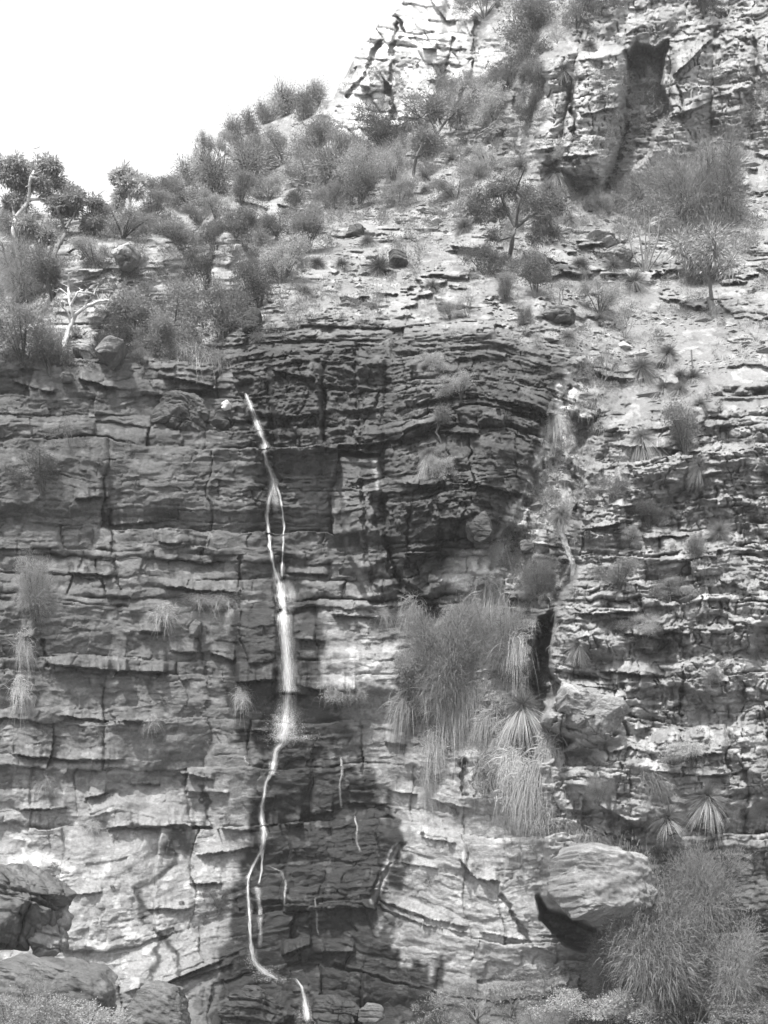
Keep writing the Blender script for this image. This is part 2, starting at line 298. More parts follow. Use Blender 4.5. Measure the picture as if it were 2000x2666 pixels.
# ---- colour of rock and soil (what it is made of: dark lichened beds, pale sandstone, wet rock, dry soil; plus painted shade in one crag recess)
tone = np.full(gx.shape, .118)
def paint(P, v, r=3, k=1.0):
    global tone
    nx_ = gx + WC; ny_ = gy + WD
    m = blur(inpoly(nx_, ny_, P).astype(np.float64), r * 2) * k
    tone = tone * (1 - m) + v * m
def streak(pts, v, w, k=1.0):
    global tone
    d = segdist(gx + w * .8 * WE, gy + w * .5 * WF, pts)
    m = np.exp(-(d / w) ** 4) * k * (.75 + .25 * WG)
    tone = tone * (1 - m) + v * m
paint([(-400,1340),(600,1340),(600,1760),(-400,1760)], .14, 8)
paint([(-400,1740),(600,1780),(640,2100),(-400,2140)], .165, 10)
paint([(-400,2080),(640,2080),(640,2200),(560,2500),(440,2620),(-400,2720)], .30, 12)
paint([(840,1480),(1060,1560),(1060,1960),(940,1960),(840,1780)], .22, 8)
paint([(838,1690),(1045,1685),(1045,1800),(838,1800)], .29, 3)
paint([(1000,1950),(1420,1950),(1450,2300),(1460,2560),(1010,2560),(1020,2300)], .30, 8)
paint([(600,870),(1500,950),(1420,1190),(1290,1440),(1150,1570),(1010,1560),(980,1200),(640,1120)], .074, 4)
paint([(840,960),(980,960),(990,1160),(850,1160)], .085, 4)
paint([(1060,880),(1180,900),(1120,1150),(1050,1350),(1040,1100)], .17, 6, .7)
paint([(1540,1080),(2400,1010),(2400,2200),(1400,2200),(1410,1720),(1490,1500)], .27, 8)
paint([(1450,1780),(1700,1740),(1760,2000),(1450,2260),(1400,2000)], .31, 8)
paint([(1400,2240),(1500,2150),(1640,2200),(1640,2420),(1420,2320)], .27, 4)
# soils and the upper hill
soilt = .235 + .04 * fbm(WX * .4, WZ * .4, 3, 56)
lefts = sstep(650, 350, gx)
soilt = soilt * (1 - lefts) + .17 * lefts
up_rock = .28 + .03 * fbm(WX * .8, WZ, 3, 57)
tone = np.where(soilm > .02, tone * (1 - soilm) + up_rock * soilm, tone)
paint([(860,370),(850,262),(880,240),(900,199),(1060,-330),(1290,-330),(1260,20),(1200,200),(1110,330),(990,390)], .56, 3)
paint([(1230,-330),(1330,-330),(1330,200),(1230,300),(1180,330)], .40, 5)
paint([(1360,200),(1480,120),(1630,120),(1620,340),(1560,500),(1380,460)], .38, 4)
paint([(1630,-330),(2400,-330),(2400,380),(1850,370),(1640,480)], .31, 5)
paint([(1636,150),(1660,118),(1700,128),(1735,130),(1725,230),(1740,290),(1700,350),(1640,440),(1600,490),(1580,480),(1622,350)], .13, 1)  # shade of the deep recess, painted into the rock's tone
paint([(1690,160),(1720,180),(1700,290),(1660,290)], .5, 2)
paint([(1610,20),(1670,10),(1680,50),(1620,55)], .55, 2)
paint([(180,670),(400,650),(400,760),(350,850),(180,850)], .34, 5)
paint([(535,690),(580,690),(570,770),(530,740)], .55, 2)
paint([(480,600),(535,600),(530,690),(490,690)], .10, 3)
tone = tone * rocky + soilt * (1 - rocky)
gs = .36 + .04 * fbm(WX, WZ, 2, 58)
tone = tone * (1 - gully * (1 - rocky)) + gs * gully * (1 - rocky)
# water-darkened rock round the fall
WS = 70 * fbm(gx / 15, gy / 190, 3, 28) + 22 * fbm(gx / 40, gy / 8, 2, 29)
wet = np.zeros(gx.shape); WH = .5 * vnoise(gx / 34, gy / 34, 24) + .5 * vnoise(gx / 12, gy / 12, 25)
def wetp(P, r, v):
    global wet
    nx_ = gx + 1.3 * WC + 14 * WE + 8 * WG; ny_ = gy + 1.0 * WD + WS
    wet = np.maximum(wet, blur(inpoly(nx_, ny_, P).astype(np.float64), 1) * v)
wetp([(600,1560),(800,1560),(845,1680),(840,1810),(930,1900),(800,1960),(640,1960),(590,1880),(600,1700)], 5, .85)
wetp([(690,1930),(860,1940),(960,2010),(1010,2110),(1050,2150),(1010,2330),(960,2450),(1160,2540),(1140,2720),(530,2720),(590,2450),(650,2200),(665,2050)], 4, 1)
wetp([(640,1010),(720,1010),(760,1300),(760,1560),(690,1560),(660,1300)], 5, .55)
wetp([(430,2160),(500,2160),(480,2230),(430,2230)], 3, .8)
wetp([(1030,2240),(1065,2255),(1040,2330),(1000,2330)], 3, .9)
wetp([(600,1600),(680,1600),(640,1760),(600,1760)], 3, .8)
for pts, w_ in [([(450,2190),(445,2260),(370,2310),(365,2360),(380,2400),(420,2440),(400,2500),(375,2560)],9),([(420,2440),(455,2480),(455,2540)],8),([(530,2050),(538,2110),(550,2160)],6),([(690,2240),(700,2320)],10),([(1010,2400),(1000,2500)],20)]:
    d = segdist(gx + 1.1 * WC + 18 * WE, gy + 10 * WF, pts); wet = np.maximum(wet, np.exp(-(d / (w_ * (.1 + 1.9 * WH))) ** 4) * .9)
dryp = sstep(.34, .46, fbm(gx / 26, gy / 17, 4, 49)) * .5
wet = np.clip(wet * (1 - dryp), 0, 1)
tone = tone * (1 - wet) + (.026 + .010 * fbm(gx / 30, gy / 30, 3, 50)) * wet
# pale scars, veins and lime streaks
paint([(1185,1440),(1240,1430),(1290,1420),(1285,1500),(1240,1530),(1160,1540),(1150,1480)], .60, 2)
for pts, v, w_, k in [([(1490,990),(1425,1180),(1350,1350),(1275,1490)],.80,24,1.0),([(1520,1010),(1465,1180),(1400,1340),(1330,1500)],.42,44,.8),([(1032,2205),(1005,2270),(972,2342)],.45,9,.9),([(30,1990),(120,1995),(330,1998)],.5,7,.8),([(240,1985),(260,2010),(370,2008)],.5,7,.7),
    ([(30,2240),(100,2220),(180,2270)],.6,12,.7),([(90,2215),(95,2250)],.8,9,.9),([(90,2270),(190,2280),(260,2290)],.5,8,.7),([(200,2440),(300,2430),(370,2440)],.5,8,.7),([(972,1195),(985,1260),(975,1320)],.42,9,.8),
    ([(590,1600),(600,1590)],.5,6,.6),([(285,1605),(300,1600)],.7,9,.9),([(1800,1600),(1830,1560)],.45,14,.7),([(1260,2150),(1280,2190)],.55,14,.6),([(1640,2140),(1800,2170)],.45,16,.5),([(700,1960),(710,2000)],.3,10,.3)]:
    streak(pts, v, w_, k)
tone = tone * (1 + .13 * fbm(WX * .9, WZ * 1.3, 4, 59) + .10 * fbm(WX * 6, WZ * 9, 3, 60))
# lichen: small pale and dark blotches of their own shape
lich = sstep(.25, .42, fbm(WX * 2.3, WZ * 2.9, 4, 64)) * .45 - sstep(.22, .42, fbm(WX * 1.7, WZ * 2.4, 4, 66)) * .30
tone = np.clip(.75 * tone * (1 + lich * (1 - wet * .7)), .02, .7)

# ------------------------------------------------------------------ materials
def nodes(name):
    m = bpy.data.materials.new(name); m.use_nodes = True
    nt = m.node_tree; b = nt.nodes['Principled BSDF']
    return m, nt, b
def grey(v): return (v, v, v, 1)
def rock_mat():
    m, nt, b = nodes('weathered_rock')
    at_ = nt.nodes.new('ShaderNodeAttribute'); at_.attribute_name = 'tone'
    wt = nt.nodes.new('ShaderNodeAttribute'); wt.attribute_name = 'wet'
    geo = nt.nodes.new('ShaderNodeNewGeometry')
    n1 = nt.nodes.new('ShaderNodeTexNoise'); n1.inputs['Scale'].default_value = 9; n1.inputs['Detail'].default_value = 8; n1.inputs['Roughness'].default_value = .68
    nt.links.new(geo.outputs['Position'], n1.inputs['Vector'])
    mr = nt.nodes.new('ShaderNodeMapRange'); mr.inputs['From Min'].default_value = .3; mr.inputs['From Max'].default_value = .7
    mr.inputs['To Min'].default_value = .74; mr.inputs['To Max'].default_value = 1.26
    nt.links.new(n1.outputs['Fac'], mr.inputs['Value'])
    mu = nt.nodes.new('ShaderNodeVectorMath'); mu.operation = 'SCALE'
    nt.links.new(at_.outputs['Color'], mu.inputs[0]); nt.links.new(mr.outputs['Result'], mu.inputs['Scale'])
    nt.links.new(mu.outputs['Vector'], b.inputs['Base Color'])
    rr = nt.nodes.new('ShaderNodeMapRange'); rr.inputs['To Min'].default_value = .92; rr.inputs['To Max'].default_value = .42
    nt.links.new(wt.outputs['Fac'], rr.inputs['Value']); nt.links.new(rr.outputs['Result'], b.inputs['Roughness'])
    b.inputs['Specular IOR Level'].default_value = .22
    n2 = nt.nodes.new('ShaderNodeTexNoise'); n2.inputs['Scale'].default_value = 16; n2.inputs['Detail'].default_value = 9; n2.inputs['Roughness'].default_value = .7
    sc_ = nt.nodes.new('ShaderNodeVectorMath'); sc_.operation = 'MULTIPLY'; sc_.inputs[1].default_value = (.6, .6, 1.5)
    nt.links.new(geo.outputs['Position'], sc_.inputs[0]); nt.links.new(sc_.outputs['Vector'], n2.inputs['Vector'])
    bp = nt.nodes.new('ShaderNodeBump'); bp.inputs['Strength'].default_value = .8; bp.inputs['Distance'].default_value = .07
    nt.links.new(n2.outputs['Fac'], bp.inputs['Height']); nt.links.new(bp.outputs['Normal'], b.inputs['Normal'])
    return m
def leaf_mat(name, v, tr=.35, var=.62, rough=.6):
    m, nt, b = nodes(name)
    oi = nt.nodes.new('ShaderNodeObjectInfo'); geo = nt.nodes.new('ShaderNodeNewGeometry')
    ad = nt.nodes.new('ShaderNodeMath'); ad.operation = 'MULTIPLY_ADD'
    ad.inputs[1].default_value = 1.6; nt.links.new(oi.outputs['Random'], ad.inputs[0]); nt.links.new(geo.outputs['Random Per Island'], ad.inputs[2])
    mr = nt.nodes.new('ShaderNodeMapRange'); mr.inputs['From Max'].default_value = 2.6
    mr.inputs['To Min'].default_value = v * (1 - var); mr.inputs['To Max'].default_value = v * (1 + var)
    nt.links.new(ad.outputs[0], mr.inputs['Value'])
    nt.links.new(mr.outputs['Result'], b.inputs['Base Color']); b.inputs['Roughness'].default_value = rough
    b.inputs['Specular IOR Level'].default_value = .25
    tl = nt.nodes.new('ShaderNodeBsdfTranslucent'); nt.links.new(mr.outputs['Result'], tl.inputs['Color'])
    mx = nt.nodes.new('ShaderNodeMixShader'); mx.inputs[0].default_value = tr
    nt.links.new(b.outputs[0], mx.inputs[1]); nt.links.new(tl.outputs[0], mx.inputs[2])
    nt.links.new(mx.outputs[0], nt.nodes['Material Output'].inputs['Surface'])
    return m
def bark_mat(name, v, var=.3):
    m, nt, b = nodes(name)
    n1 = nt.nodes.new('ShaderNodeTexNoise'); n1.inputs['Scale'].default_value = 6; n1.inputs['Detail'].default_value = 6
    mr = nt.nodes.new('ShaderNodeMapRange'); mr.inputs['From Min'].default_value = .3; mr.inputs['From Max'].default_value = .7
    mr.inputs['To Min'].default_value = v * (1 - var); mr.inputs['To Max'].default_value = v * (1 + var)
    geo = nt.nodes.new('ShaderNodeNewGeometry'); nt.links.new(geo.outputs['Position'], n1.inputs['Vector'])
    nt.links.new(n1.outputs['Fac'], mr.inputs['Value']); nt.links.new(mr.outputs['Result'], b.inputs['Base Color'])
    b.inputs['Roughness'].default_value = .9
    return m
ROCK = rock_mat()

# ------------------------------------------------------------------ mesh helpers
def mesh_np(name, V, Q, mat, tri=False, smooth=False):
    me = bpy.data.meshes.new(name)
    n = 3 if tri else 4
    V = np.ascontiguousarray(V, np.float32); Q = np.ascontiguousarray(Q, np.int32)
    me.vertices.add(len(V)); me.vertices.foreach_set('co', V.ravel())
    me.loops.add(Q.size); me.loops.foreach_set('vertex_index', Q.ravel())
    me.polygons.add(len(Q)); me.polygons.foreach_set('loop_start', np.arange(0, Q.size, n, dtype=np.int32))
    me.polygons.foreach_set('loop_total', np.full(len(Q), n, np.int32))
    me.polygons.foreach_set('use_smooth', np.full(len(Q), smooth))
    me.update(calc_edges=True); me.validate()
    if mat: me.materials.append(mat)
    return me
def link(name, me, parent=None):
    o = bpy.data.objects.new(name, me); C.objects.link(o)
    if parent: o.parent = parent
    return o
def tag(o, label, cat, group=None):
    o['label'] = label; o['category'] = cat
    if group: o['group'] = group
    return o
def set_attr(me, name, a):
    x = me.attributes.new(name, 'FLOAT', 'POINT'); x.data.foreach_set('value', np.ascontiguousarray(a, np.float32).ravel())

# ------------------------------------------------------------------ the terrain meshes
P3 = np.stack([PX, D, PZ], -1)
valid = (gy[:-1, :-1] < gy[1:, :-1] - 1e-6) | (gy[:-1, 1:] < gy[1:, 1:] - 1e-6)
TOPF = np.interp(SX, [p[0] for p in top_pts], [p[1] for p in top_pts])[None, :] + 12 * fbm(gx / 60, gy / 60, 3, 14)
isup = (gy < TOPF)[:-1, :-1]
isgr = (gy > 2655)[:-1, :-1]
idx = np.arange(NX * NY).reshape(NY, NX)
quads = np.stack([idx[1:, :-1], idx[1:, 1:], idx[:-1, 1:], idx[:-1, :-1]], -1)
def sheet(name, sel, extra=None):
    q = quads[sel & valid]
    u, inv = np.unique(q, return_inverse=True)
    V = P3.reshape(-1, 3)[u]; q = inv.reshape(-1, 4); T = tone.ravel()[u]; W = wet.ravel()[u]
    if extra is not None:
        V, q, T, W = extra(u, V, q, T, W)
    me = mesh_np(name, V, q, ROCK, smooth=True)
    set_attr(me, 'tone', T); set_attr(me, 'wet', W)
    o = link(name, me); o['kind'] = 'structure'
    return o
def back(u, V, q, T, W):
    # the far side of the crest, falling away behind it
    first = np.array([np.argmax((gy[1:, c] > gy[:-1, c] + 1e-6)) for c in range(NX)])
    ids = idx[first, np.arange(NX)]
    pos = np.searchsorted(u, ids); n = len(V)
    top = V[pos]; bk = top.copy(); bk[:, 1] += 25; bk[:, 2] -= 3
    far = bk.copy(); far[:, 1] += 60; far[:, 2] -= 45
    V = np.concatenate([V, bk, far]); a = np.arange(NX - 1)
    q2 = np.stack([pos[:-1], pos[1:], n + a + 1, n + a], -1); q3 = np.stack([n + a, n + a + 1, n + NX + a + 1, n + NX + a], -1)
    return V, np.concatenate([q, q2, q3]), np.concatenate([T, T[pos], T[pos]]), np.concatenate([W, W[pos], W[pos]])
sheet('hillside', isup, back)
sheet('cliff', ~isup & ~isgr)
# ground: from the foot of the cliff to under the camera
def ground_ext(u, V, q, T, W):
    last = idx[-1]; pos = np.searchsorted(u, last); rows = [pos]; n = len(V)
    base = V[pos]; Vs = [V]; Ts = [T]; Ws = [W]; qs = [q]
    ts = np.linspace(0, 1, 90)[1:] ** 1.0
    for t in ts:
        p = base * (1 - t) ** 1
        p[:, 2] = -1.9 + (base[:, 2] + 1.9) * (1 - t) - .8 * np.sin(t * math.pi) + .12 * fbm(p[:, 0] * 1.1, p[:, 1] * 1.1, 4, 88)
        p[:, 0] = base[:, 0] * (1 - t) + np.linspace(-16, 16, NX) * t
        p[:, 1] = base[:, 1] * (1 - t) - 6 * t
        Vs.append(p); Ts.append(np.full(NX, .2)); Ws.append(np.zeros(NX)); rows.append(n + np.arange(NX)); n += NX
    for a, b in zip(rows[:-1], rows[1:]):
        qs.append(np.stack([b[:-1], b[1:], a[1:], a[:-1]], -1))
    return np.concatenate(Vs), np.concatenate(qs), np.concatenate(Ts), np.concatenate(Ws)
sheet('ground', isgr & ~isup, ground_ext)

# ------------------------------------------------------------------ camera, sun, sky
cam = bpy.data.cameras.new('camera'); co = bpy.data.objects.new('camera', cam); C.objects.link(co)
co.location = (0, 0, 0); co.rotation_euler = (R(90), 0, 0)
cam.sensor_fit = 'HORIZONTAL'; cam.sensor_width = 36; cam.lens = 36 * F / 2000
cam.shift_y = (HZ - 1333) / 2000; cam.clip_end = 3000; cam.clip_start = .1
sc = bpy.context.scene; sc.camera = co
EL, AZ = R(58), R(22)     # the sun is high, behind the camera and a little to its left
dirv = (-math.sin(AZ) * math.cos(EL), -math.cos(AZ) * math.cos(EL), math.sin(EL))
s = bpy.data.lights.new('sun', 'SUN'); s.energy = 2.9; s.angle = R(.53); s.color = (1, .99, .975)
so = bpy.data.objects.new('sun', s); C.objects.link(so)
import mathutils
so.rotation_euler = mathutils.Vector(dirv).to_track_quat('Z', 'Y').to_euler()
w = bpy.data.worlds.new('World'); sc.world = w; w.use_nodes = True
wn = w.node_tree; bg = wn.nodes['Background']
st = wn.nodes.new('ShaderNodeTexSky'); st.sky_type = 'NISHITA'; st.sun_disc = False
st.sun_elevation = EL; st.sun_rotation = math.atan2(dirv[0], dirv[1]); st.dust_density = 3; st.air_density = 1
# the old plate saw mostly blue light: take the sky's blue as its brightness
sep = wn.nodes.new('ShaderNodeSeparateColor'); wn.links.new(st.outputs[0], sep.inputs[0]); wn.links.new(sep.outputs[2], bg.inputs['Color'])
bg.inputs['Strength'].default_value = .15
sc.view_settings.view_transform = 'Standard'; sc.view_settings.look = 'None'
sc.view_settings.exposure = 1.36

# the summer air between the plate and the far crags
def haze():
    x0, x1, y0_, y1, z0, z1 = -170, 170, -25, 320, float(P3[..., 2].min()) - 12, float(P3[..., 2].max()) + 4
    V = np.array([(x, y, z) for x in (x0, x1) for y in (y0_, y1) for z in (z0, z1)], float)
    Q = np.array([(0, 1, 3, 2), (4, 6, 7, 5), (0, 4, 5, 1), (2, 3, 7, 6), (0, 2, 6, 4), (1, 5, 7, 3)])
    m, nt, b = nodes('haze_air'); nt.nodes.remove(b); v = nt.nodes.new('ShaderNodeVolumePrincipled')
    v.inputs['Color'].default_value = grey(.95); v.inputs['Density'].default_value = HAZE
    nt.links.new(v.outputs[0], nt.nodes['Material Output'].inputs['Volume'])
    o = link('haze', mesh_np('haze', V, Q, m)); o['kind'] = 'stuff'
HAZE = .0004
haze()

# ------------------------------------------------------------------ plant building
LEAF = {'dark': leaf_mat('dark_leaves', .115), 'mid': leaf_mat('grey_green_leaves', .19), 'pale': leaf_mat('pale_leaves', .29), 'gum': leaf_mat('gum_leaves', .30),
        'blade': leaf_mat('grass_tree_blades', .15, .25), 'skirt': leaf_mat('dead_blades', .30, .2), 'straw': leaf_mat('dry_grass_blades', .31, .25), 'needle': leaf_mat('drooping_needles', .22, .35)}
BARK = {'dark': bark_mat('dark_bark', .07), 'mid': bark_mat('grey_bark', .13), 'pale': bark_mat('pale_bark', .42, .35), 'char': bark_mat('scorched_trunk', .06), 'husk': bark_mat('old_leaf_bases', .22, .5)}
def unit(a): return a / (np.linalg.norm(a, axis=-1, keepdims=True) + 1e-9)
class Geo:
    def __init__(s): s.V = []; s.Q = []; s.n = 0
    def add(s, V, Q): s.V.append(V); s.Q.append(Q + s.n); s.n += len(V)
    def leaves(s, P, d, L, W, r):
        """one diamond leaf for each point"""
        d = unit(d); side = unit(np.cross(d, r.normal(size=d.shape)))
        L = np.broadcast_to(L, (len(P),))[:, None]; W = np.broadcast_to(W, (len(P),))[:, None]
        V = np.stack([P, P + d * L * .45 + side * W * .5, P + d * L, P + d * L * .45 - side * W * .5], 1).reshape(-1, 3)
        s.add(V, np.arange(len(V)).reshape(-1, 4))
    def blades(s, P, d, L, W, droop, r, n=3):
        """long bending blades"""
        d = unit(d); side = unit(np.cross(d, r.normal(size=d.shape)))
        L = np.broadcast_to(L, (len(P),))[:, None]; W = np.broadcast_to(W, (len(P),))[:, None]; droop = np.broadcast_to(droop, (len(P),))[:, None]
        rows = []
        for k in range(n + 1):
            t = k / n; c = P + d * L * t; c = c + np.array([0, 0, -1.]) * droop * L * t * t
            ww = W * (1 - t * .85) * .5
            rows += [c - side * ww, c + side * ww]
        V = np.stack(rows, 1); m = len(P); b = (np.arange(m) * 2 * (n + 1))[:, None]
        q = np.concatenate([b + np.array([2 * k, 2 * k + 1, 2 * k + 3, 2 * k + 2]) for k in range(n)], 0)
        s.add(V.reshape(-1, 3), q)
    def tube(s, pts, rad, sides=6):
        pts = np.asarray(pts, float); n = len(pts); rad = np.broadcast_to(rad, (n,))
        tg = unit(np.gradient(pts, axis=0)); a = np.array([.3, .9, .2]); u = unit(np.cross(tg, a)); v = np.cross(tg, u)
        th = np.linspace(0, 2 * math.pi, sides, endpoint=False)
        V = (pts[:, None] + rad[:, None, None] * (np.cos(th)[None, :, None] * u[:, None] + np.sin(th)[None, :, None] * v[:, None])).reshape(-1, 3)
        i = np.arange(n - 1)[:, None] * sides; j = np.arange(sides)[None]; j2 = (j + 1) % sides
        s.add(V, np.stack([i + j, i + j2, i + sides + j2, i + sides + j], -1).reshape(-1, 4))
        s.add(V[-sides:], np.array([[0, 1, 2, 3], [0, 3, 4, 5]]) if sides == 6 else np.array([[0, 1, 2, 3]]))
    def mesh(s, name, mat, smooth=False): return mesh_np(name, np.concatenate(s.V), np.concatenate(s.Q), mat, smooth=smooth)

def clump_pts(r, cen, spread, m):
    n = len(cen); P = np.repeat(cen, m, 0) + r.normal(size=(n * m, 3)) * np.repeat(np.broadcast_to(spread, (n,)), m)[:, None]
    return P, unit(P - np.repeat(cen, m, 0))
def proto_bush(seed, mat, nc=105, m=95, ragged=.45):
    r = np.random.default_rng(seed)
    nl = 9; la = r.uniform(0, 6.283, nl); lr = r.uniform(.05, .36, nl) * (1 + ragged); lob = np.stack([np.cos(la) * lr, np.sin(la) * lr, r.uniform(.16, .78, nl)], -1); lrad = r.uniform(.12, .27, nl)
    k = r.choice(nl, nc, p=lrad ** 2 / (lrad ** 2).sum()); d = unit(r.normal(size=(nc, 3)) + [0, 0, .35])
    cen = lob[k] + d * (lrad[k] * r.uniform(.35, 1.15, nc))[:, None] * np.array([1.1, 1.1, .85]); cen[:, 2] = np.maximum(cen[:, 2], .03)
    P, o = clump_pts(r, cen, r.uniform(.025, .085, nc), m)
    g = Geo(); g.leaves(P, o + unit(P - [0, 0, .2]) * .35 + r.normal(size=P.shape) * .6 + [0, 0, .2], r.uniform(.022, .05, len(P)), r.uniform(.010, .019, len(P)), r)
    st = Geo()
    for c in cen[np.argsort(-cen[:, 2])[:36:4]]:
        p0 = np.array([r.normal() * .02, r.normal() * .02, -.06]); mid = c * np.array([.45, .45, .5]) + r.normal(size=3) * .02
        st.tube([p0, mid, c], [.016, .010, .004])
    return {'foliage': g.mesh('foliage', LEAF[mat]), 'stem': st.mesh('stem', BARK['dark'])}
def proto_sheoak(seed, nt=420, m=42, mat='needle'):
    r = np.random.default_rng(seed); g = Geo(); st = Geo(); tips = []
    for b in range(11):
        a = b * 2.4 + r.normal() * .3; lean = r.uniform(.1, .45)
        p = np.array([0, 0, -.06]); pts = [p]; dr = np.array([math.cos(a) * lean, math.sin(a) * lean, 1.])
        ln = r.uniform(.6, .95)
        for k in range(1, 6):
            pts.append(np.array([0, 0, -.06]) + dr * ln * k / 5 / np.linalg.norm(dr) + r.normal(size=3) * .018)
        st.tube(pts, np.linspace(.018, .004, 6))
        for q in range(nt // 11):
            t = r.uniform(.25, 1); k = t * 5; i = min(int(k), 4); c = pts[i] + (pts[i + 1] - pts[i]) * (k - i)
            e_ = c + unit(r.normal(size=3) + [math.cos(a) * .8, math.sin(a) * .8, .3]) * r.uniform(.05, .22) * (1.15 - t * .5)
            tips.append(e_)
            if q % 2 == 0: st.tube([c, (c + e_) / 2 + [0, 0, .01], e_], [.005, .004, .002], 4)
    tips = np.array(tips); P, o = clump_pts(r, tips, .062, m)
    g.blades(P, o * .3 + r.normal(size=P.shape) * .3 + unit(P - [0, 0, .3]) * .6 + [0, 0, .6], r.uniform(.04, .10, len(P)), r.uniform(.0026, .0050, len(P)), r.uniform(.1, 1.3, len(P)), r, 2)
    return {'foliage': g.mesh('foliage', LEAF[mat]), 'stem': st.mesh('stem', BARK['dark'])}
def grow(r, st, p, d, ln, rad, depth, tips, spread=.6, up=.15):
    pts = [p]; q = p; dd = d
    for k in range(3):
        dd = unit(dd + r.normal(size=3) * .16 + [0, 0, up * .5]); q = q + dd * ln / 3; pts.append(q)
    st.tube(pts, np.linspace(rad, rad * .66, 4))
    if depth <= 1: tips.append(q)
    if depth == 0: return
    for b in range(r.integers(2, 4)):
        nd = unit(dd + r.normal(size=3) * spread + [0, 0, up])
        grow(r, st, q, nd, ln * r.uniform(.6, .85), rad * .6, depth - 1, tips, spread, up)
def proto_tree(seed, mat, bark, depth=4, m=90, spread=.55, sp=.055, lsz=1.0, trunk=.30, flat=1.0):
    r = np.random.default_rng(seed); st = Geo(); tips = []
    grow(r, st, np.array([0, 0, -.08]), unit(np.array([r.normal() * .12, r.normal() * .12, 1])), trunk, .028, depth, tips, spread)
    tips = np.array(tips); g = Geo()
    P, o = clump_pts(r, tips, r.uniform(.7, 1.3, len(tips)) * sp, m); P[:, 2] = np.repeat(tips[:, 2], m) + (P[:, 2] - np.repeat(tips[:, 2], m)) * flat
    g.leaves(P, o + [0, 0, -.3], r.uniform(.03, .06, len(P)) * lsz, r.uniform(.008, .015, len(P)) * lsz, r)
    A_ = np.concatenate(g.V); top = A_[:, 2].max(); wd = np.quantile(np.hypot(A_[:, 0], A_[:, 1]), .93) / .5
    for G in (g, st):
        for v in G.V: v /= np.array([wd, wd, top])
    return {'trunk': st.mesh('trunk', BARK[bark], True), 'crown': g.mesh('crown', LEAF[mat])}
def proto_twig(seed, mat='mid', m=8):
    r = np.random.default_rng(seed); st = Geo(); tips = []
    for b in range(5):
        a = b * 1.3 + r.normal() * .3
        grow(r, st, np.array([0, 0, -.05]), unit(np.array([math.cos(a) * .5, math.sin(a) * .5, .9])), .34, .012, 3, tips, .5, .1)
    tips = np.array(tips); g = Geo(); P, o = clump_pts(r, tips, .06, m)
    g.leaves(P, o + [0, 0, .3], r.uniform(.04, .08, len(P)), r.uniform(.008, .014, len(P)), r)
    top = max(v[:, 2].max() for v in g.V)
    for G in (g, st):
        for v in G.V: v /= top
    return {'stem': st.mesh('stem', BARK['mid']), 'foliage': g.mesh('foliage', LEAF[mat])}
def proto_yacca(seed, trunk=.9, skirt=.6, spike=0, path=None, n=800):
    """grass tree: crown radius 1, the crown's middle at the origin"""
    r = np.random.default_rng(seed); out = {}
    g = Geo(); d = unit(r.normal(size=(n, 3))); d[:, 2] = np.abs(d[:, 2]) * 1.1 - .25; d = unit(d + r.normal(size=d.shape) * .12)
    g.blades(d * .06, d, r.uniform(.6, 1.2, n), r.uniform(.016, .030, n), r.uniform(.12, .55, n), r, 3); out['crown'] = g.mesh('crown', LEAF['blade'])
    if skirt:
        k = Geo(); m = int(380 * skirt) + 80; a = r.uniform(0, 6.283, m)
        dd = np.stack([np.cos(a) * .55, np.sin(a) * .55, r.uniform(-.9, -.1, m)], -1)
        k.blades(np.stack([np.cos(a) * .1, np.sin(a) * .1, r.uniform(-.3, -.0, m)], -1), dd, r.uniform(.5, 1.0, m) * (.6 + skirt), r.uniform(.016, .03, m), r.uniform(.3, .9, m), r, 3); out['skirt'] = k.mesh('skirt', LEAF['skirt'])
    t = Geo(); pts = path or [(0, 0, 0), (.03, 0, -trunk * .5), (-.04, .02, -trunk), (0, 0, -trunk - .5)]
    P = []
    for (a, b) in zip(pts[:-1], pts[1:]):
        for k in range(4): P.append(np.array(a) + (np.array(b) - np.array(a)) * k / 4)
    P.append(np.array(pts[-1])); P = np.array(P); P[1:-1] += r.normal(size=(len(P) - 2, 3)) * .018
    t.tube(P, .17 + .03 * r.random(len(P)), 6)
    nb = 160; i = r.integers(0, len(P) - 1, nb); f = r.random(nb)[:, None]; a = r.uniform(0, 6.283, nb)     # rough collar of old leaf bases
    B = P[i] * (1 - f) + P[i + 1] * f + np.stack([np.cos(a), np.sin(a), a * 0], -1) * .15
    t.leaves(B, np.stack([np.cos(a), np.sin(a), .6 + a * 0], -1), .12, .08, r)
    out['trunk'] = t.mesh('trunk', BARK['husk' if path else 'char'])
    if spike:
        s_ = Geo(); s_.tube([(0, 0, 0), (.04, 0, spike * .35), (.06, .02, spike * .4), (.08, .02, spike)], [.04, .04, .085, .06], 6); out['flower_spike'] = s_.mesh('flower_spike', BARK['dark'])
    return out
def proto_tussock(seed, mat='straw', hang=.9, n=420):
    r = np.random.default_rng(seed); g = Geo(); d = unit(r.normal(size=(n, 3))); d[:, 2] = np.abs(d[:, 2]) * .8 + .25; d[:, 1] -= .25; d = d + r.normal(size=3) * .3
    P = r.normal(size=(n, 3)) * np.array([.24, .10, .2]) + [0, 0, .1]
    g.blades(P, d, r.uniform(.5, 1.05, n), r.uniform(.013, .026, n), r.uniform(.2, 1.3, n) * hang * 1.2, r, 4)
    return {'': g.mesh('tussock', LEAF[mat])}

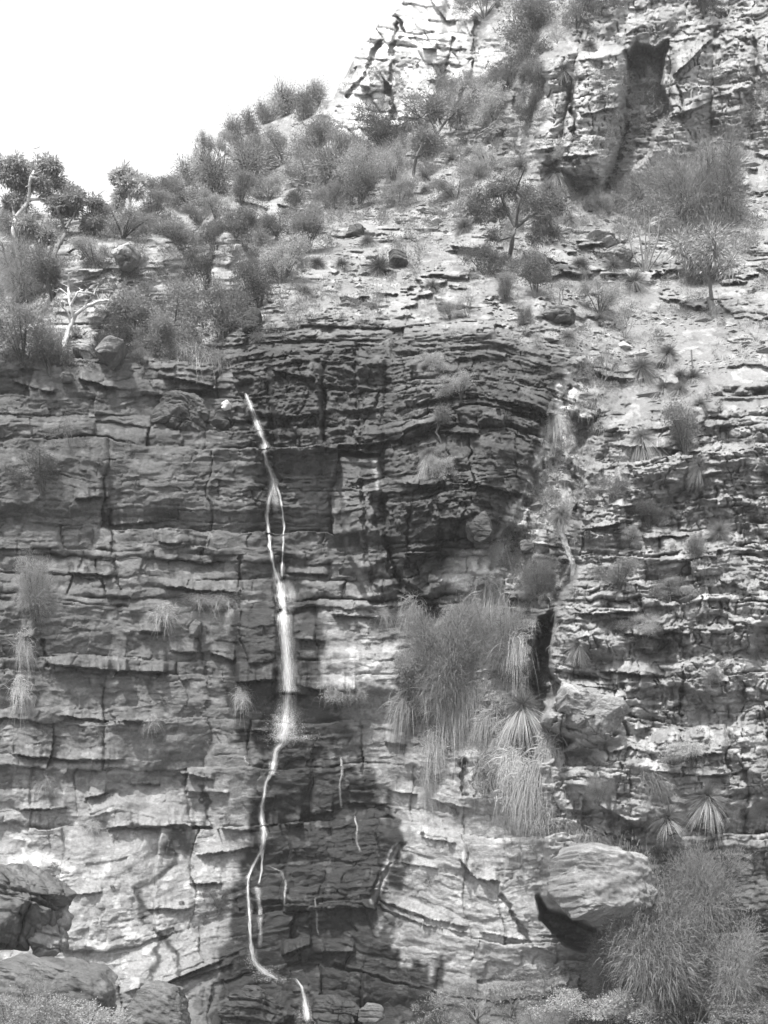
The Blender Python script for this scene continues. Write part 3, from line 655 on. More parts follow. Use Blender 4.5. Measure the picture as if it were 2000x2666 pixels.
PR = {'bush': [proto_bush(200 + i, m_) for i, m_ in enumerate(['mid', 'mid', 'pale', 'dark', 'mid', 'pale', 'mid', 'dark'])],
      'sheoak': [proto_sheoak(220 + i) for i in range(3)] + [proto_sheoak(224, 1000, 40)],
      'tree': [proto_tree(240, 'mid', 'dark', 4, 80), proto_tree(246, 'mid', 'dark', 4, 70, .62), proto_tree(242, 'pale', 'mid', 4, 60, .5), proto_tree(247, 'mid', 'dark', 4, 80, .8, .075, trunk=.15), proto_tree(251, 'pale', 'dark', 4, 70, .8, .075, trunk=.12)],
      'twig': [proto_twig(260 + i) for i in range(3)],
      'yacca': [proto_yacca(280), proto_yacca(281, .5, 1.1), proto_yacca(282, 1.7, .8), proto_yacca(283, .9, .5, 2.6), proto_yacca(284, .3, .25), proto_yacca(285, 1.2, 1.7)],
      'tussock': [proto_tussock(300), proto_tussock(301, 'straw', 1.5), proto_tussock(302, 'skirt', 1.1), proto_tussock(303, 'blade', .9)]}
KIND = {'bush': ('shrub', 'shrub'), 'sheoak': ('drooping_shrub', 'shrub'), 'tree': ('tree', 'tree'), 'twig': ('bare_shrub', 'shrub'), 'yacca': ('grass_tree', 'grass tree'), 'tussock': ('grass_tussock', 'tussock')}
GROUP = {'bush': 'shrubs growing over the hillside and cliff', 'sheoak': 'drooping feathery shrubs on the slope', 'tree': 'small trees on the hillside', 'twig': 'thin bare shrubs on the scree',
         'yacca': 'grass trees on the slope and cliff', 'tussock': 'grass tussocks hanging from the rock'}
RP = random.Random(5)
def place(kind, i, sx, sy, hpx, wpx, label, out=0.0, rot=None):
    """sx, sy: foot of the plant (the crown's middle for a grass tree); hpx, wpx its height and width"""
    if sy > 1000 and kind != 'yacca':      # stand clear of the rock that leans out above
        out = out + max(0, float(samp(DS, sx, sy)) - min(float(samp(DS, sx + q * wpx * .25, sy - f_ * hpx)) for f_ in (.1, .35, .6) for q in (-1, 0, 1))) * .85
    p, m = at(sx, sy, out)
    nm, cat = KIND[kind]; parts = PR[kind][i]
    if kind == 'tussock':
        o = link(nm, parts['']); root = o
    else:
        root = bpy.data.objects.new(nm, None); C.objects.link(root); root.empty_display_size = .2
        for k, me in parts.items(): link(k, me, root)
    root.location = p; root.rotation_euler = (0, 0, RP.uniform(0, 6.28) if rot is None else rot)
    if kind == 'yacca': root.rotation_euler = (RP.uniform(-.3, .3), RP.uniform(-.35, .35), root.rotation_euler[2])
    if kind == 'tussock': root.rotation_euler = (0, 0, RP.uniform(-.5, .5))
    k_ = 1.22 if kind in ('bush', 'tree') else 1.15 if kind == 'yacca' else 1.05
    root.scale = (wpx * m * k_, wpx * m * k_, hpx * m * k_)
    if kind == 'yacca': root.location = p + np.array([0, -max(.25, .55 * wpx * m), 0])
    return tag(root, label, cat, GROUP[kind])

# ------------------------------------------------------------------ grass trees: kind, middle of crown, crown radius
for i, x, y, r, lab in [
 (0,957,636,27,'small upright grass tree on pale soil beside the dark round rock'), (1,988,705,40,'large spreading grass tree with pale skirt on upper scree'),
 (4,1125,752,24,'small grass tree alone in the middle of the bare scree'), (1,1648,741,33,'grass tree with long pale skirt below the bare multi-stemmed shrub'),
 (0,1594,702,32,'broad grass tree under the tall thin-stemmed shrub'), (0,1509,697,30,'grass tree right of the forked tree trunk'),
 (0,1476,884,26,'grass tree at the brink of the dark rock dome'), (5,1664,965,42,'big grass tree with long pale skirt at the brink above the right cliff'),
 (2,1736,925,32,'grass tree on thin trunk above the cluster at the right'), (3,1800,988,27,'grass tree bearing a tall dark flower spike at far right'),
 (4,1766,985,25,'small grass tree tucked between the spiked one and its left neighbour'), (5,1724,1015,30,'grass tree with drooping pale skirt leaning over the right cliff top'),
 (1,1766,1018,25,'lowest grass tree of the cluster on the right cliff top'), (5,1666,1143,36,'flat-topped grass tree with long hanging skirt on right cliff'),
 (2,1816,1218,29,'grass tree on right cliff ledge near the dark rock gap'), (0,1818,1058,25,'grass tree on the grassy slope right of the leaning cluster'),
 (1,1117,1188,30,'grass tree with pale skirt growing on the dark rock dome'), (0,1503,1684,34,'drooping grass tree on the buttress right of the gully'),
 (1,1358,1841,50,'large round grass tree on the gully floor beside the dark cave'), (4,1868,1388,36,'pale grass tree at the right edge halfway up the cliff'),
 (4,1732,2131,48,'large pale starburst grass tree on lower right rocks'), (0,1836,2077,52,'large darker grass tree near the right edge of lower rocks'),
 (4,1045,488,20,'leftmost small grass tree on the upper stony knoll'), (4,1105,467,21,'upper grass tree on the stony knoll'), (4,1107,502,19,'lower grass tree on the stony knoll'),
 (0,1177,424,23,'grass tree under the leaning tree on the upper slope'), (0,1225,402,21,'grass tree on the upper slope left of the grey slab'),
 (0,1427,502,30,'grass tree in front of the foot of the great rock pillar'), (1,1446,460,33,'pale grass tree touching the foot of the great rock pillar'),
 (5,1352,446,29,'sprawling pale grass tree on the bank left of the pillar'), (2,1479,578,26,'ragged grass tree with dark trunk right of the forked tree'),
 (0,1364,200,18,'small grass tree below the topmost bushes'), (0,1467,194,29,'dark grass tree left of the pillar top'), (0,1533,128,25,'pale grass tree at the very top of the pillar'),
 (2,1600,540,24,'dark grass tree on a stump on the pale bank'), (2,1207,597,28,'dark grass tree left of the forked tree'),
 (0,681,634,31,'grass tree above the recess in the left outcrop'), (1,660,697,27,'grass tree with pale skirt beside the shaded recess'), (4,612,823,22,'pale grass tree among bushes above the waterfall'),
 (1,796,769,26,'grass tree with white skirt above the dark boulder'), (0,826,694,27,'left grass tree of the pair on the pale grassy bank'), (4,892,696,24,'right grass tree of the pair on the pale grassy bank'),
 (4,1262,660,22,'small grass tree beside the dark bush under the forked tree'), (4,1560,835,22,'low grass tree on the dry bank above the gully')]:
    place('yacca', i, x, y, r, r, lab)

# the tall one with the crooked trunk in the gully
p_, m_ = at(1490, 1500, .2); cr_ = 40 * m_
key = bpy.data.objects.new('grass_tree', None); C.objects.link(key); key.location = (p_[0] - 32 * m_, p_[1] - .3, p_[2] + 154 * m_); key.scale = (cr_,) * 3
for k, me in proto_yacca(290, 1, .35, 0, [(0, 0, 0), (0, 0, -1.0), (.28, 0, -2.0), (.55, 0, -2.7), (.78, 0, -3.3), (.85, .3, -4.1)], 800).items(): link(k, me, key)
tag(key, 'tall grass tree with long crooked trunk standing in the gully', 'grass tree', GROUP['yacca'])

# ------------------------------------------------------------------ shrubs and trees: kind, proto, foot, height, width
for kind, i, x, y, h, w_, lab in [
 # crest of the hill
 ('tree',3,487,480,68,66,'first round tree on the crest right of the lone gum'), ('tree',4,522,458,72,68,'leafy tree on the crest overlapping the first round one'),
 ('bush',2,535,420,56,50,'pale hazy bush on the crest above the leafy tree'), ('bush',5,568,402,52,48,'pale thin bush on the rocky crest'),
 ('tree',4,613,372,82,46,'slender pale tree on the steep part of the crest'), ('tree',3,652,352,64,52,'dark-stemmed small tree on the steep crest'),
 ('tree',3,686,315,50,48,'small umbrella tree on a thin trunk against the sky'), ('tree',4,712,298,64,48,'pale tree on the crest between umbrella tree and tall one'),
 ('tree',4,742,296,84,66,'tallest pale tree of the crest row'), ('tree',3,788,312,84,54,'dark-trunked tree on the crest near the crag'), ('tree',4,832,264,62,50,'last small tree on the crest beside the white crag'),
 ('bush',0,415,520,54,70,'low pale bush on the crest above the left rocks'), ('bush',1,440,512,50,64,'greyish bush below the first crest tree'),
 # upper slope
 ('tree',3,567,522,108,104,'broad dark tree below the crest on the left slope'), ('tree',3,655,506,122,120,'broad tree with dark trunk on the middle of the upper slope'),
 ('bush',1,690,456,84,92,'rounded bush above the broad middle tree'), ('bush',6,740,428,78,78,'dense round bush near the stony chute'), ('bush',4,822,412,92,104,'wide bush under the foot of the white crag'),
 ('bush',6,800,484,92,100,'bush left of the two dark tree trunks'), ('tree',3,878,516,132,128,'large crowned tree right of the stony chute'), ('bush',4,908,430,80,90,'bush just below the white crag'),
 ('bush',5,946,520,110,100,'big pale bush on the slope under the crag'), ('bush',0,858,550,66,74,'bush at the foot of the large crowned tree'), ('bush',2,699,524,66,66,'pale bush on the left bank of the stony chute'),
 ('bush',2,561,572,60,78,'pale low bush over the left rock ledge'), ('bush',0,518,590,48,56,'small bush beside the left ledge rocks'), ('bush',1,458,640,74,96,'wide bush above the pale left outcrop'),
 ('bush',4,802,660,100,120,'big pale bush left of the grassy bank'), ('bush',1,727,624,66,76,'bush above the grass tree on the left outcrop'), ('bush',3,765,546,44,48,'dark low bush under the stony ledge'),
 ('bush',0,627,534,60,72,'bush hanging over the left rock step'), ('tree',0,1138,400,136,126,'tree with bare dark trunk standing below the white crag'), ('tree',1,1076,458,122,116,'tree with leaning trunk on the upper slope'),
 ('bush',7,1008,400,104,98,'dark bush at the foot of the white crag'), ('bush',6,975,470,96,90,'bush on the slope left of the leaning tree'), ('bush',4,936,545,104,96,'grey bush left of the stony knoll'),
 ('bush',5,1022,488,86,80,'pale bush behind the stony knoll'), ('bush',2,1040,540,70,80,'pale bush under the stony knoll'),
 ('bush',4,1370,150,156,140,'large bush at the top of the slope between the crags'), ('bush',1,1385,192,84,90,'bush under the topmost large bush'), ('bush',0,1316,246,76,80,'bush on the slope below the top crag'),
 ('bush',4,1284,252,70,80,'bush left of its twin below the top crag'), ('bush',2,1292,322,94,110,'wide pale bush on the slope mid way to the pillar'), ('bush',1,1236,262,64,66,'bush at the right edge of the white crag'),
 ('bush',3,1382,326,68,66,'dark bush under the broken beds left of the pillar'), ('bush',0,1412,250,74,76,'bush left of the pillar shoulder'), ('bush',2,1503,80,82,90,'pale bush above the pillar'),
 ('bush',5,1262,46,66,84,'pale bush at the top of the picture'), ('twig',0,1450,110,86,70,'thin bare shrub above the dark grass tree'), ('bush',2,1205,330,60,66,'pale bush beside the bare dark-trunked tree'),
 ('bush',1,1560,40,60,70,'bush at the top edge above the dark cleft'), ('bush',3,1830,40,70,90,'dark bush on top of the right crag'), ('bush',0,1740,110,44,60,'small bush on a ledge of the right crag'),
 ('bush',0,1497,500,78,90,'round bush at the foot of the pillar'), ('bush',2,1470,425,44,52,'small pale bush on the pillar base'), ('bush',5,1270,450,56,72,'pale bush on the bank below the tilted slab'),
 ('bush',2,1240,470,52,66,'low pale bush beside the upper slope path'),
 # right side
 ('sheoak',0,1790,600,236,240,'large drooping shrub against the right crag'), ('sheoak',1,1690,560,140,160,'drooping shrub below the shaded cleft'), ('sheoak',2,1880,590,250,200,'tall drooping shrub at right edge under the crag'),
 ('bush',1,1570,560,60,64,'bush beside the dark stump on the bank'), ('sheoak',1,1835,740,190,170,'pale feathery shrub at right edge of the scree'), ('tree',2,1872,832,230,170,'thin-trunked tree at right edge of the dry bank'),
 ('bush',3,1268,722,72,84,'dark bush left of the forked tree foot'), ('bush',4,1394,774,110,106,'grey bush right of the forked tree foot'), ('bush',0,1318,790,58,62,'small bush under the forked tree'),
 ('twig',1,1222,826,66,72,'bare shrub with dead stems on the pale scree'), ('twig',0,1458,802,72,88,'spreading bare shrub over the small rock shelf'), ('sheoak',2,1368,846,54,60,'feathery shrub on the rim of the rock dome'),
 ('bush',5,1563,818,72,82,'pale bush on the dry bank'), ('twig',2,1625,880,96,84,'bare upright shrub on the right bank'), ('twig',1,1562,1006,92,86,'dark leafless shrub in the dry gully head'),
 ('twig',0,1406,916,56,52,'small bare shrub on the dome rim'), ('bush',2,1172,832,44,54,'small pale bush at the dome top'), ('twig',2,986,826,76,64,'bare shrub on scree above the dome'),
 ('bush',2,1130,972,50,46,'pale bush in a crack of the dome'), ('bush',5,1200,1045,60,76,'pale low bush on the dome'), ('tree',1,1150,1150,82,74,'small tree growing out of the dome face'),
 ('bush',2,1150,1255,62,54,'pale bush beside the dome grass tree'), ('bush',0,1785,1185,108,92,'bush on the right cliff top'), ('bush',1,1590,1310,74,72,'bush in the dark gap of the right cliff'),
 ('bush',4,1690,1375,60,90,'low bush on the right cliff ledge'), ('bush',0,1808,1462,60,70,'bush on the right cliff under the pale grass tree'), ('bush',5,1678,1670,58,76,'pale bush on the right buttress'),
 ('bush',0,1612,1535,64,84,'low bush on the ledge right of the crooked grass tree'), ('bush',1,1744,1568,60,80,'bush halfway up the right cliff'), ('sheoak',0,1560,2092,84,104,'dark drooping bush on lower right ledges'),
 ('bush',2,1640,1420,40,60,'small pale bush on the ledge above the low bush'), ('bush',5,1800,2000,60,90,'pale bush above the large dark grass tree'), ('bush',2,1850,1800,50,60,'pale bush near the right edge on the cliff'),
 # the gully
 ('sheoak',3,1165,1850,290,230,'large dark drooping shrub filling the lower gully'), ('sheoak',1,1400,1560,120,130,'drooping shrub beside the crooked grass tree foot'), ('sheoak',2,1310,1760,190,150,'drooping shrub in the middle of the gully'),
 ('bush',3,1345,1790,56,70,'dark bush at the mouth of the cave'), ('sheoak',0,1260,1710,150,110,'pale drooping shrub at the top of the gully'), ('bush',0,1075,1830,110,90,'dark bush beside the pale rock panel'),
 # left side
 ('bush',6,440,910,156,176,'large round bush above the waterfall lip'), ('bush',1,400,930,110,120,'bush left of the large round one'), ('bush',0,585,890,128,120,'bush in the stream gap above the fall'),
 ('bush',3,318,930,78,90,'dark bush behind the flat slab'), ('bush',1,362,952,54,58,'small bush right of the flat slab'), ('sheoak',1,60,790,180,180,'drooping bush at left edge below the gum'),
 ('bush',6,60,950,130,150,'dense bush at left edge on the cliff top'), ('bush',7,130,975,100,120,'dark bush left of the dead tree'), ('bush',4,140,780,110,130,'bush under the gnarled gum'), ('bush',1,675,800,110,120,'bush above the stream gap'),
 ('bush',2,735,740,104,116,'pale bush above the grassy bank'), ('twig',1,778,860,82,80,'bare shrub on the brink of the dome'), ('twig',2,655,880,60,64,'bare shrub beside the dark boulder'),
 ('bush',3,112,1282,90,106,'dark bush clinging high on the left cliff'), ('twig',0,182,1165,84,76,'wiry shrub on the upper left cliff'), ('sheoak',2,88,1600,160,120,'dark drooping bush halfway up the left cliff'),
 ('bush',0,570,2370,50,62,'small dark bush on wet rock left of the lower fall'), ('bush',0,250,700,60,80,'bush above the pale left outcrop'), ('bush',1,60,640,90,120,'bush at the left edge under the gum crown'),
 # foot of the cliff at the right
 ('sheoak',3,1695,2570,385,330,'huge feathery shrub at the foot of the right rocks'), ('sheoak',0,1840,2420,260,220,'feathery shrub at right edge below the rocks'), ('sheoak',1,1590,2590,170,190,'darker feathery shrub under the overhanging boulder'),
 ('sheoak',2,1760,2600,220,240,'feathery shrub at the lower right foot'), ('sheoak',0,1900,2600,240,220,'feathery shrub in the lower right corner'), ('twig',1,1440,2620,120,150,'ferny bare shrub at the foot of the pale wall'),
 ('twig',2,1330,2640,110,150,'sparse weed shrub at the foot of the cliff'), ('twig',0,1240,2650,100,140,'sparse weed shrub near the wet rocks'), ('bush',2,1660,2690,110,160,'pale leafy weed clump in the lower right foreground'),
 ('bush',5,1800,2700,110,180,'pale leafy weed clump at the lower right corner'), ('bush',5,1520,2680,90,150,'pale leafy weed clump below the darker feathery shrub'), ('twig',1,1140,2660,80,120,'thin weeds beside the pool rocks'),
 ('sheoak',1,1420,2720,110,160,'low feathery weed at the bottom of the picture'),
 ('bush',6,500,545,70,100,'bush on the left slope below the crest trees'),('bush',0,395,590,60,100,'bush on the left slope right of the lone gum'),('bush',6,320,620,60,110,'bush above the pale hummock'),('bush',7,560,660,90,90,'dark bush hiding the recess in the left outcrop'),('bush',1,610,620,80,100,'bush below the left rock step'),('bush',3,540,760,90,90,'dark bush at the foot of the left outcrop'),
 ('bush',4,1100,420,70,90,'bush between the two bare-trunked trees'),('bush',6,1190,520,60,90,'bush left of the forked tree crown'),('bush',2,1420,620,60,80,'pale bush right of the forked tree crown')]:
    place(kind, i, x, y, h, w_, lab)
place('twig', 1, 95, 2710, 170, 130, 'dead pale stalks standing in the lower left corner', 12.5)
place('bush', 2, 240, 2740, 120, 200, 'low scrub in front of the broad lichened boulder', 12.5)
place('bush', 5, 20, 2740, 130, 170, 'low scrub clump at the lower left corner', 13)

# ------------------------------------------------------------------ grass tussocks
for i, x, y, h, w_, lab in [(1,1075,1590,80,50,'hanging pale tussock left of the gully shrub'), (1,1290,1560,110,70,'long pale tussock at the head of the gully'), (1,1225,1650,100,60,'pale hanging tussock behind the drooping shrub'),
 (1,1205,1800,120,60,'long hanging tussock below the gully shrub'), (2,1130,1800,80,60,'straw tussock under the gully shrub'), (1,1052,1840,90,56,'hanging tussock left of the broken branch'), (2,1172,1865,110,60,'straw tussock below the broken branch'),
 (1,1225,1810,80,50,'hanging tussock above the stepped rocks'), (0,1262,2040,110,72,'left tussock of the cluster on the pale wall'), (0,1334,2080,120,76,'middle tussock of the cluster on the pale wall'), (1,1385,2030,110,66,'hanging tussock right of the middle one on the pale wall'),
 (0,1402,2140,110,66,'lowest tussock of the cluster on the pale wall'), (1,1340,1985,80,60,'topmost tussock above the cluster on the pale wall'), (1,1432,1965,110,60,'hanging tussock at the foot of the dark cave'), (2,1110,2040,100,36,'narrow straw tussock hanging down a crack'),
 (2,1128,1950,90,44,'straw tussock at the top of the crack'), (2,520,1565,30,60,'left straw tuft on the left wall ledge'), (2,580,1568,30,60,'right straw tuft on the left wall ledge'), (2,60,1690,80,40,'straw tuft at left edge of the wall'), (2,50,1800,60,40,'lower straw tuft at left edge of the wall'),
 (0,868,1815,46,50,'left pale tussock on the ledge right of the fall'), (0,922,1812,46,50,'right pale tussock on the ledge right of the fall'), (2,428,1600,44,50,'curly dry tuft on the left wall'), (2,470,925,52,60,'left pale grass clump above the fall'), (2,520,930,56,70,'middle pale grass clump above the fall'),
 (2,575,938,44,52,'right pale grass clump above the fall'), (1,1310,1600,120,70,'long tussock draping the middle of the gully'), (1,1350,1690,90,60,'hanging tussock near the cave mouth'), (1,1270,1880,70,50,'short tussock on the stepped rocks'), (1,1300,1430,50,40,'pale tuft beside the white scar'),
 (3,1540,2200,80,60,'green tussock on top of the overhanging boulder'), (3,1480,2170,60,50,'small green tussock on the boulder shoulder'), (1,1530,2230,90,40,'dry tussock trailing over the boulder face'), (1,1450,1100,50,50,'dry tuft on the dome edge'),
 (0,1560,1500,50,50,'dry tuft at the foot of the crooked grass tree'), (3,1700,2040,60,60,'green tuft beside the large starburst grass tree'), (2,1000,1600,36,40,'short dry tuft under the dark crack'), (2,115,2040,36,40,'dry tuft on the pale lower left wall'),
 (2,630,1815,46,36,'dry tuft on the ledge left of the fall'), (2,240,2150,24,30,'tiny dry tuft on the lower left wall'), (2,395,1880,30,36,'small dry tuft on the left wall undercut')]:
    place('tussock', i, x, y, h, w_, lab, .15)

# ------------------------------------------------------------------ trees with their own limbs
def custom_tree(name, label, cat, foot, paths, clumps, bark, mat, seed, leaves=75, lsz=.22, sq=.65, thick=.35, group='trees on the left slope'):
    """foot, paths and clump centres as seen against the hill; each limb also runs in depth"""
    r = np.random.default_rng(seed); p, m = at(*foot); root = bpy.data.objects.new(name, None); C.objects.link(root); root.location = p
    st = Geo(); dep = {}
    def loc(x, y):
        k = (round(x / 6), round(y / 6))
        if k not in dep: dep[k] = r.normal() * thick * min(1, (foot[1] - y) / 60.)
        return np.array([(x - foot[0]) * m, dep[k], (foot[1] - y) * m])
    for w_, pts in paths:
        L = [loc(*q) for q in pts]; P = []
        for a, b in zip(L[:-1], L[1:]):
            for k in range(3): P.append(a + (b - a) * k / 3 + r.normal(size=3) * .012)
        P.append(L[-1]); st.tube(P, np.linspace(w_ * .5, w_ * .22, len(P)) * m)
        for q in range(len(pts)):           # side twigs
            d = unit(r.normal(size=3) + [0, 0, .5]); l_ = r.uniform(10, 26) * m; st.tube([P[-1 - q], P[-1 - q] + d * l_ * .5, P[-1 - q] + d * l_], [w_ * .12 * m, w_ * .08 * m, w_ * .04 * m], 4)
    tk = link('trunk', st.mesh('trunk', BARK[bark], True), root)
    if clumps:
        g = Geo()
        for (x, y, rad) in clumps:
            c = loc(x, y); n = max(6, int(rad * .7)); d = unit(r.normal(size=(n, 3)))
            cen = c + d * (rad * m * r.uniform(.3, 1., n))[:, None] * np.array([1, 1, sq]); k = int(leaves * min(rad, 40) / 26)
            P, o = clump_pts(r, cen, rad * m * .26, k); g.leaves(P, o + [0, 0, -.5], r.uniform(.6, 1.3, len(P)) * lsz, r.uniform(.22, .34, len(P)) * lsz, r)
        link('crown', g.mesh('crown', LEAF[mat]), root)
    return tag(root, label, cat, group)
def T1(L): return [(x * .6028, y * .6028) for x, y in L]
def T3(L): return [(x * .6028, 600 + y * .6028) for x, y in L]
def T2(L): return [(900 + x * .6028, y * .6028) for x, y in L]
custom_tree('gum_tree', 'big pale-limbed gum tree with umbrella clumps at the left edge', 'tree', (62, 780),
  [(20, T1([(100,1290),(95,1180),(88,1100),(66,1010),(70,950)])), (12, T1([(70,950),(105,915),(130,870),(150,800),(160,740)])), (8, T1([(105,915),(85,850),(60,815),(40,800)])), (8, T1([(130,870),(200,855),(240,840)])), (7, T1([(150,800),(200,770),(230,740)])), (8, T1([(70,950),(50,880),(30,830)])), (4, T1([(160,740),(158,660),(135,600)])), (3, T1([(158,665),(188,665)]))],
  [(x * .6028, y * .6028, r) for x, y, r in [(80,735,26),(150,725,26),(215,715,28),(60,790,26),(110,800,24),(180,790,24),(245,770,22),(300,810,20),(90,870,22),(40,850,24),(210,840,18),(20,740,26),(120,990,30),(200,1030,24)]], 'pale', 'gum', 401)
custom_tree('gum_tree', 'gnarled gum with twisting bare limbs right of the big gum', 'tree', (140, 700),
  [(12, T1([(232,1160),(250,1110),(290,1060),(280,990),(262,930),(270,880)])), (8, T1([(250,1110),(320,1085),(370,1050),(412,1035)])), (7, T1([(290,1000),(310,940),(340,910),(365,905)])), (5, T1([(270,1050),(325,1045),(380,1010)])), (3, T1([(380,900),(400,830),(435,790)])), (4, T1([(340,910),(390,890),(440,880)]))],
  [(x * .6028, y * .6028, r) for x, y, r in [(250,880,26),(290,865,28),(335,875,20),(410,875,20),(440,890,14),(385,945,24),(330,800,10),(420,960,16)]], 'mid', 'gum', 402)
custom_tree('gum_tree', 'lone gum tree standing on the skyline plateau', 'tree', (340, 556),
  [(9, T1([(563,920),(560,870),(552,820),(540,770)])), (5, T1([(560,870),(585,820),(595,780)])), (4, T1([(552,820),(520,800),(500,790)])), (4, T1([(540,770),(560,745)]))],
  [(x * .6028, y * .6028, r) for x, y, r in [(540,755,20),(575,765,20),(510,760,15),(595,800,17),(560,805,18),(510,840,13),(500,875,11),(605,840,11)]], 'pale', 'gum', 403, 150, .30)
custom_tree('dead_tree', 'dead white tree with crooked bare limbs beside the slab', 'tree', (166, 940),
  [(15, T3([(274,562),(280,500),(287,430),(300,385),(325,358),(380,325),(430,300),(456,280)])), (9, T3([(312,372),(308,330),(296,280),(290,230),(300,190)])), (8, T3([(300,385),(288,350),(270,330)])), (7, T3([(310,330),(350,290),(400,262),(425,225)])), (4, T3([(350,290),(345,240),(312,200)])), (4, T3([(296,280),(262,255),(240,262)])), (3, T3([(380,325),(420,320),(450,325)]))],
  [], 'pale', 'mid', 404)
custom_tree('forked_tree', 'airy tree with dark forked trunk on the pale scree', 'tree', (1333, 705),
  [(17, T2([(718,1165),(714,1100),(718,1040),(735,985)])), (9, T2([(735,985),(705,920),(665,865),(600,830)])), (9, T2([(735,985),(790,950),(850,905),(900,880)])), (8, T2([(735,985),(742,900),(735,830),(760,790)])), (6, T2([(718,1040),(670,1005),(620,1030),(590,1080)])), (5, T2([(790,950),(850,960),(920,1000)])), (5, T2([(705,920),(690,850),(680,800)]))],
  [(900 + x * .6028, y * .6028, r) for x, y, r in [(560,870,30),(620,835,32),(700,810,32),(780,820,32),(860,860,30),(920,890,26),(590,930,26),(860,950,26),(670,890,26),(790,890,28),(900,985,22),(640,1010,20),(820,1020,20),(540,920,20)]], 'dark', 'mid', 405, 75, .12, .8, .5, 'small trees on the hillside')
custom_tree('tall_shrub', 'tall thin multi-stemmed shrub on the right bank', 'shrub', (1680, 712),
  [(5, [(1676,715),(1664,640),(1650,560),(1655,520)]), (5, [(1680,715),(1690,630),(1692,550),(1700,500)]), (5, [(1682,715),(1706,640),(1722,560),(1735,530)]), (4, [(1678,712),(1680,620),(1674,545)]), (4, [(1684,712),(1730,650),(1752,590)]), (4, [(1675,712),(1645,660),(1632,600)])],
  [(x, y, r) for x, y, r in [(1650,540,26),(1700,520,28),(1735,560,24),(1675,560,24),(1640,600,18),(1715,600,20),(1752,600,18),(1690,640,14)]], 'mid', 'mid', 406, 30, .14, 1.0, .4, 'drooping feathery shrubs on the slope')

# ------------------------------------------------------------------ boulders
def boulder(name, label, outline, depth, tn, out, seed, wetv=0., bed=.06, grp=None, lift=0., fac=(.82, .95), rgh=1.):
    """a closed block of rock of the given outline and thickness, standing in front of the hill behind it"""
    r = np.random.default_rng(seed); O = np.array(outline, float); c = O.mean(0)
    p, m = at(c[0], min(c[1], 2640), out)
    # a ball whose faces are even all over (six faces of a cube), pushed out to the outline
    N = 76 if depth > 1 else 44; a1 = np.tan(np.linspace(-math.pi / 4, math.pi / 4, N)); A_, B_ = np.meshgrid(a1, a1); S_ = []; q = []
    for ax, sg in [(0, 1), (0, -1), (1, 1), (1, -1), (2, 1), (2, -1)]:
        v = np.zeros((N, N, 3)); v[..., ax] = sg; v[..., (ax + 1) % 3] = A_ * sg; v[..., (ax + 2) % 3] = B_
        i0 = np.arange(N * N).reshape(N, N) + len(S_) * N * N; q.append(np.stack([i0[:-1, :-1], i0[:-1, 1:], i0[1:, 1:], i0[1:, :-1]], -1).reshape(-1, 4)); S_.append(v.reshape(-1, 3))
    S_ = unit(np.concatenate(S_)); q = np.concatenate(q)
    key_ = np.round(S_ * 1e5).astype(np.int64); _, fi, iv = np.unique(key_, axis=0, return_index=True, return_inverse=True); S_ = S_[fi]; q = iv.reshape(-1)[q]
    tha = np.linspace(0, 2 * math.pi, 361); Rd = np.zeros(361)
    for k, a in enumerate(tha):
        d = np.array([math.cos(a), math.sin(a)]); best = 1
        for e_ in range(len(O)):
            A = O[e_] - c; E = O[(e_ + 1) % len(O)] - O[e_]; det = d[0] * -E[1] + d[1] * E[0]
            if abs(det) < 1e-9: continue
            t = (A[0] * -E[1] + A[1] * E[0]) / det; u = (d[0] * A[1] - d[1] * A[0]) / det
            if t > 0 and -1e-6 <= u <= 1 + 1e-6: best = max(best, t)
        Rd[k] = best
    th = np.mod(np.arctan2(-S_[:, 2], S_[:, 0]), 2 * math.pi); Rr = np.interp(th, tha, Rd); s1 = np.hypot(S_[:, 0], S_[:, 2])
    rr = s1 * (1.65 - .65 * s1) * Rr * m
    P = np.stack([rr * np.cos(th), depth / 2 * np.sign(S_[:, 1]) * np.abs(S_[:, 1]) ** .85, -rr * np.sin(th)], -1); X, Z = P[:, 0], P[:, 2]
    sz = max(np.ptp(X), np.ptp(Z))
    for _ in range(11):                                   # broken faces
        n = unit(r.normal(size=3) * [1, 1.1, .8]); lim = np.quantile(P @ n, r.uniform(*fac)); P = P - np.maximum(P @ n - lim, 0)[..., None] * n * .85
    nrm = unit(P / (np.array([sz, depth, sz]) ** 2))
    u, v = P[..., 0] + .8 * P[..., 1], P[..., 2] + .3 * P[..., 1] + .12 * P[..., 0]
    s5 = seed * 1.3
    u2, v2 = u + .15 * fbm(u * 1.5, v * 1.5, 3, 8), v + .14 * fbm(u * .9 + s5, v * 1.2, 3, 7)
    h = rgh * .16 * fbm(u * 1.1 + s5, v * 1.5, 4, 5) + rgh * .05 * fbm(u * 6 + s5, v * 8, 4, 6) + strata(u2, v2, .42, 1.3, bed * 1.6, bed * 1.6, .05, bed * 1.2, seed + 700, bed * .7) + strata(u2, v2, .14, .6, bed * .5, bed * .6, .03, bed * .4, seed + 800, bed * .15)
    P = P + nrm * (h * min(1.6, sz / 1.6))[..., None]
    V = P
    me = mesh_np(name, V, q, ROCK, smooth=True)
    t_ = tn * (1 + .45 * fbm(u * 1.4, v * 1.8, 4, 4) + .35 * sstep(.2, .45, fbm(u * 2.6 + s5, v * 3, 4, 3)) - .3 * sstep(.2, .45, fbm(u * 2.1, v * 2.6 + s5, 4, 2)))
    set_attr(me, 'tone', np.clip(t_, .02, .7)); set_attr(me, 'wet', np.full(len(V), wetv))
    o = link(name, me); o.location = p + np.array([0, 0, lift])
    return tag(o, label, 'boulder' if name == 'boulder' else 'rock', grp)
